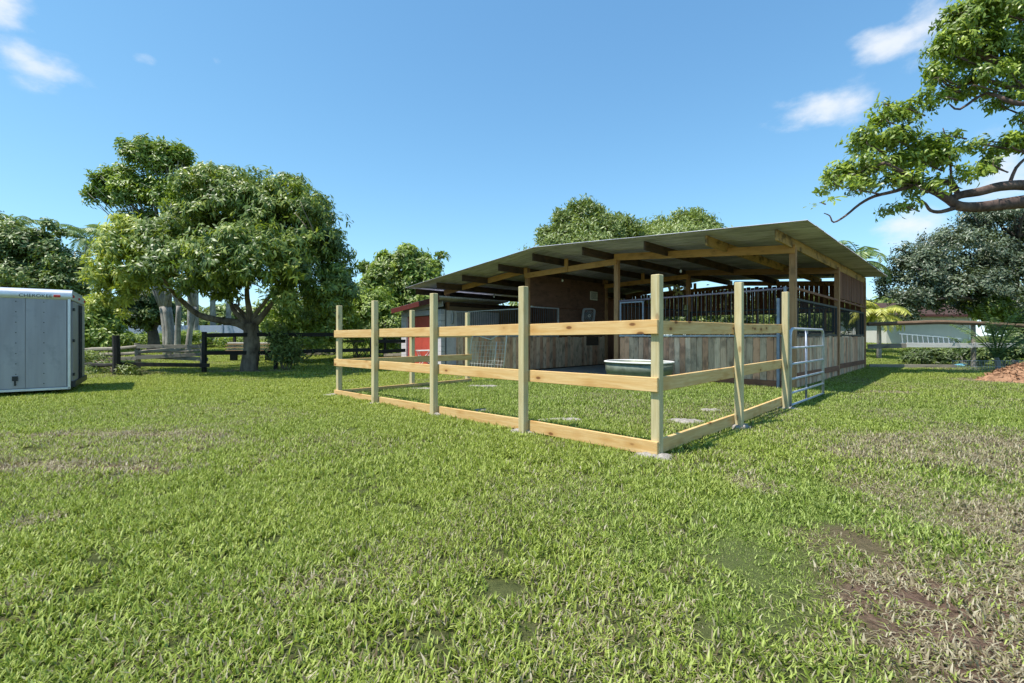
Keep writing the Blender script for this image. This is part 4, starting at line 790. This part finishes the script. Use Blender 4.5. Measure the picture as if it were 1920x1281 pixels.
# ------------------------------------------------------------------ old fences, outbuilding and small things
def railfence(name, label, posts, rails_, pm, rm, r=.07, rw=.035, rh=.13, round_=False, cat='fence'):
    root = thing(name, label, cat, posts[0][0]); o0 = Vector(posts[0][0])
    for p, h in posts:
        p = Vector(p)-o0; MB().tube([p+Vector((0, 0, -.1)), p+Vector((.01, 0, h*.5)), p+Vector((random.uniform(-.02, .02), 0, h))], [r, r*.97, r*.92], 8).build('post', pm, root) if round_ else timber('post', p-Vector((0, 0, .1)), p+Vector((0, 0, h)), r*1.8, r*1.8, pm, root, up=(0, 1, 0))
    for a, c_ in rails_:
        a, c_ = Vector(a)-o0, Vector(c_)-o0
        if round_ and random.random() < .5: MB().tube([a, a.lerp(c_, .35)+Vector((0, 0, .02)), a.lerp(c_, .7)-Vector((0, 0, .02)), c_], [.06, .07, .06, .05], 7).build('rail', rm, root)
        else: timber('rail', a, c_, rw, rh, rm, root)
    return root
pp = lambda x, Y: Vector(((x-CX)/F*Y, Y, 0)); at = lambda x, y, Y: P(x, y, Y)
railfence('black_fence', 'black-stained rail fence running behind the mango trunk', [(pp(383, 14.9), 1.33), (pp(517, 16.2), 1.3), (pp(697, 17.2), 1.3), (pp(900, 18.5), 1.3)],
    [(at(383, 629, 14.85), at(517, 627, 16.1)), (at(517, 628, 16.1), at(697, 627, 17.1)), (at(383, 662, 14.85), at(517, 661, 16.1)), (at(517, 660, 16.1), at(697, 656, 17.1)), (at(697, 640, 17.1), at(760, 640, 18)), (at(697, 660, 17.1), at(760, 657, 18))], M['blackwood'], M['blackwood'], .06)
railfence('mossy_fence', 'short dark fence section with one low rail between trailer and mango', [(pp(218, 14.15), 1.22)], [(at(140, 686, 14.6), at(222, 683, 14.2)), (at(216, 683, 14.2), at(393, 685, 14.7))], M['blackwood'], M['blackwood'], .1, .05, .12, True)
railfence('split_rail_fence', 'weathered grey split-rail fence zigzagging behind the low black rail', [(pp(258, 16.6), .95), (pp(130, 16.2), .9), (pp(380, 17), .95)],
    [(at(128, 660, 16.2), at(256, 650, 16.5)), (at(130, 676, 16.2), at(256, 672, 16.5)), (at(256, 650, 16.5), at(385, 650, 17)), (at(258, 660, 16.6), at(385, 656, 17)), (at(256, 671, 16.5), at(385, 664, 17)), (at(262, 668, 16.7), at(390, 674, 17)), (at(130, 668, 16.4), at(256, 662, 16.7))], M['greywood'], M['greywood'], .09, .06, .13, True)
railfence('rear_rail_fence', 'thin weathered rail fence beyond the black fence', [(pp(560, 24), 1.35), (pp(640, 24.5), 1.35), (pp(722, 22), 1.8), (pp(440, 23.5), 1.3)], [(at(440, 645, 23.5), at(560, 643, 24)), (at(560, 650, 24), at(640, 642, 24.4)), (at(590, 640, 24), at(722, 640, 22)), (at(440, 664, 23.5), at(640, 664, 24.4)), (at(720, 640, 21.8), at(768, 642, 20.4)), (at(720, 666, 21.8), at(768, 664, 20.4))], M['blackwood'], M['greywood'], .06, .03, .12)
lp = thing('lumber_pile', 'stack of pale sawn planks behind the mango trunk', 'lumber', pp(470, 21.5)+Vector((0, 0, float(gz(-12, 21.5)))))
for k in range(6): timber('plank', Vector((-1.1+.1*random.random(), .1*(k % 2), .5+k*.07)), Vector((1.1+.2*random.random(), .1*(k % 2), .5+k*.07)), .25, .05, M['palegrey'] if k % 2 else M['tanply'], lp)
for x in (-.8, .8): timber('trestle', Vector((x, .05, -.05)), Vector((x, .05, .47)), .3, .12, M['blackwood'], lp, up=(0, 1, 0))
# blue-grey wall at far left
wl_ = thing('panel_wall', 'long low blue-grey panelled wall behind the small dark tree', 'wall', pp(222, 36)+Vector((0, 0, float(gz(0, 36))))); bgm = plain('blue_grey_panel', (.34, .39, .5), .6, .1, .08)
for k in range(5): timber('panel', Vector((k*2.0, 0, .62)), Vector((k*2.0+1.97, 0, .62)), .08, 1.34, bgm, wl_); timber('panel_post', Vector((k*2.0-.015, -.06, -.1)), Vector((k*2.0-.015, -.06, 1.36)), .1, .06, M['greysteel'], wl_, up=(0, 1, 0))
# right-hand fence, outbuilding, ladder
railfence('paddock_rail_fence', 'grey and brown rail fence running right from the barn rear corner', [(pp(1825, 17.4), 1.75), (pp(2010, 17.2), 1.7)], [], M['greywood'], M['greywood'], .075, .05, .14, True)
rfp = bpy.data.objects['paddock_rail_fence']; o0 = Vector(rfp.location)
MB().tube([Vector(p)-o0 for p in (at(1627, 608, 17.6), at(1700, 606, 17.5), at(1760, 604, 17.4), at(1830, 606, 17.3), at(1930, 612, 17.2), at(2010, 614, 17.1))], [.07, .075, .08, .075, .07, .07], 8).build('top_log', wood('split_brown_log', (.14, .085, .055), (.25, .16, .1), (.06, .04, .03), stain=.4), rfp)
timber('rail', at(1627, 650, 17.55)-o0, at(1699, 648, 17.45)-o0, .04, .17, M['greywood'], rfp); timber('rail', at(1699.5, 647, 17.45)-o0, at(1824, 648, 17.32)-o0, .04, .17, M['palegrey'], rfp); timber('rail', at(1825, 647, 17.31)-o0, at(1990, 649, 17.15)-o0, .04, .17, M['palegrey'], rfp)
kb = timber('edging_board', pp(1630, 17.5)+Vector((0, 0, .07)), pp(1792, 17.1)+Vector((0, 0, .07)), .06, .17, M['greywood']); tag(kb, 'low grey edging board lying on the grass at the barn rear corner', 'board')
YO = 33.; zo = float(gz(0, YO)); ob = thing('outbuilding', 'low white outbuilding with dark red-brown roof under the oak', 'outbuilding', pp(1662, YO)+Vector((0, 0, zo))); wd_ = (1818-1662)/F*YO
cream = plain('off_white_wall', (.6, .58, .5), .8, 0, .06, 2)
MB().box((wd_/2, 2.5, 1.02), (wd_, 5, 2.1)).build('wall', cream, ob); MB().box((wd_+.0, -.02, 1.02), (.14, .06, 2.08)).build('corner_board', M['white'], ob)
shg = plain('brown_shingle', (.07, .042, .034), .9, 0, .3, 8, .2, .5)
MB().raw([(-.4, -.5, 2.07), (wd_+.4, -.5, 2.07), (wd_+.4, 2.5, 3.1), (-.4, 2.5, 3.1), (-.4, 5.5, 2.07), (wd_+.4, 5.5, 2.07), (-.4, -.5, 1.98), (wd_+.4, -.5, 1.98), (-.4, 5.5, 1.98), (wd_+.4, 5.5, 1.98)], [(0, 1, 2, 3), (3, 2, 5, 4), (0, 6, 7, 1), (6, 8, 9, 7), (0, 3, 4), (1, 5, 2), (0, 4, 8, 6), (1, 7, 9, 5)]).build('roof', shg, ob)
timber('eave_board', Vector((-.42, -.52, 2.03)), Vector((wd_+.42, -.52, 2.03)), .03, .16, plain('maroon_trim', (.1, .025, .02), .6), ob)
pf = thing('white_panel_fence', 'white panel fence between barn corner and outbuilding', 'fence', pp(1600, 36)+Vector((0, 0, float(gz(0, 36)))))
for k in range(4): timber('panel', Vector((k*.95, 0, .62)), Vector((k*.95+.93, 0, .62)), .05, 1.2, M['white'], pf)
ld = thing('ladder', 'aluminium ladder lying on its side against the white outbuilding', 'ladder', pp(1688, YO-.35)+Vector((0, 0, zo+.03)))
p0, p1 = Vector((0, 0, .06)), Vector((4.3, .02, .05)); q0, q1 = Vector((0, .1, .74)), Vector((4.3, .1, .4))
timber('side_rail', p0, p1, .06, .08, M['trim'], ld); timber('side_rail', q0, q1, .06, .08, M['trim'], ld)
for k in range(12): a = (k+.5)/12; MB().tube([p0.lerp(p1, a), q0.lerp(q1, a)], .028, 6).build('rung', M['trim'], ld)
# wire pen panel, mulch mound
wpn = thing('wire_pen_panel', 'low galvanised wire pen panel in front of the right fence', 'panel', pp(1785, 16.0)); m = MB()
for k in range(52): m.tube([(k*.055, 0, .0), (k*.055, 0, .36)], .004, 4)
for z in (.02, .15, .36): m.tube([(0, 0, z), (2.86, -.1*0, z)], .006, 5)
m.build('wire_grid', M['galv'], wpn); MB().box((1.43, .02, .01), (2.9, .04, .03)).build('base_bar', M['galv'], wpn)
mc = G(1932, 716); mo = thing('mulch_mound', 'mound of brown mulch and soil at the right edge', 'mound', (mc.x, mc.y, 0)); rs = np.random.default_rng(5); n = 60; v = []; 
xx, yy = np.meshgrid(np.linspace(-1.3, 1.3, n), np.linspace(-1., 1., n)); rr = np.sqrt((xx/1.25)**2+(yy/.95)**2); hz = .44*np.clip(1-rr**1.5, -.1, 1)*(.7+.6*fbm(xx+4, yy, 1.6))+.07*(fbm(xx, yy, 6)-.5)+.05*(rs.random(xx.shape)-.5)
ii = np.arange(n*n).reshape(n, n); f4 = np.stack([ii[:-1, :-1], ii[:-1, 1:], ii[1:, 1:], ii[1:, :-1]], -1).reshape(-1, 4); link(bpy.data.objects.new('heap', npmesh('heap', np.stack([xx, yy, hz-.03], -1).reshape(-1, 3), f4, [M['mulch']])), mo)
N = 1500; cx_, cy_ = rs.normal(size=N)*.5, rs.normal(size=N)*.38; ix = np.clip(((cx_+1.3)/2.6*(n-1)).astype(int), 0, n-1); iy = np.clip(((cy_+1)/2*(n-1)).astype(int), 0, n-1); zc = np.maximum(hz[iy, ix], 0)
chp = leafmesh('bark_chips', np.stack([cx_, cy_, zc-.02], -1), rs.normal(size=(N, 3))*[1, 1, .4], rs.normal(size=(N, 3))+[0, 0, .8], .06+.07*rs.random(N), .025+.03*rs.random(N), rs.random(N), M['mulch'], 1); tag(link(bpy.data.objects.new('bark_chips', chp), mo), kind='stuff')
tp = thing('blue_tarp_scrap', 'crumpled light blue tarp scrap under the wire pen panel', 'tarp', G(1812, 688)); xx, yy = np.meshgrid(np.linspace(-.4, .4, 14), np.linspace(-.22, .22, 10)); hz = .05+.14*fbm(xx+2, yy, 5)*(1-(xx/.45)**2); ii = np.arange(140).reshape(10, 14)
link(bpy.data.objects.new('sheet', npmesh('sheet', np.stack([xx+.1*yy, yy, hz-.03], -1).reshape(-1, 3), np.stack([ii[:-1, :-1], ii[:-1, 1:], ii[1:, 1:], ii[1:, :-1]], -1).reshape(-1, 4), [plain('tarp_blue', (.16, .42, .6), .4)], smooth=True)), tp)
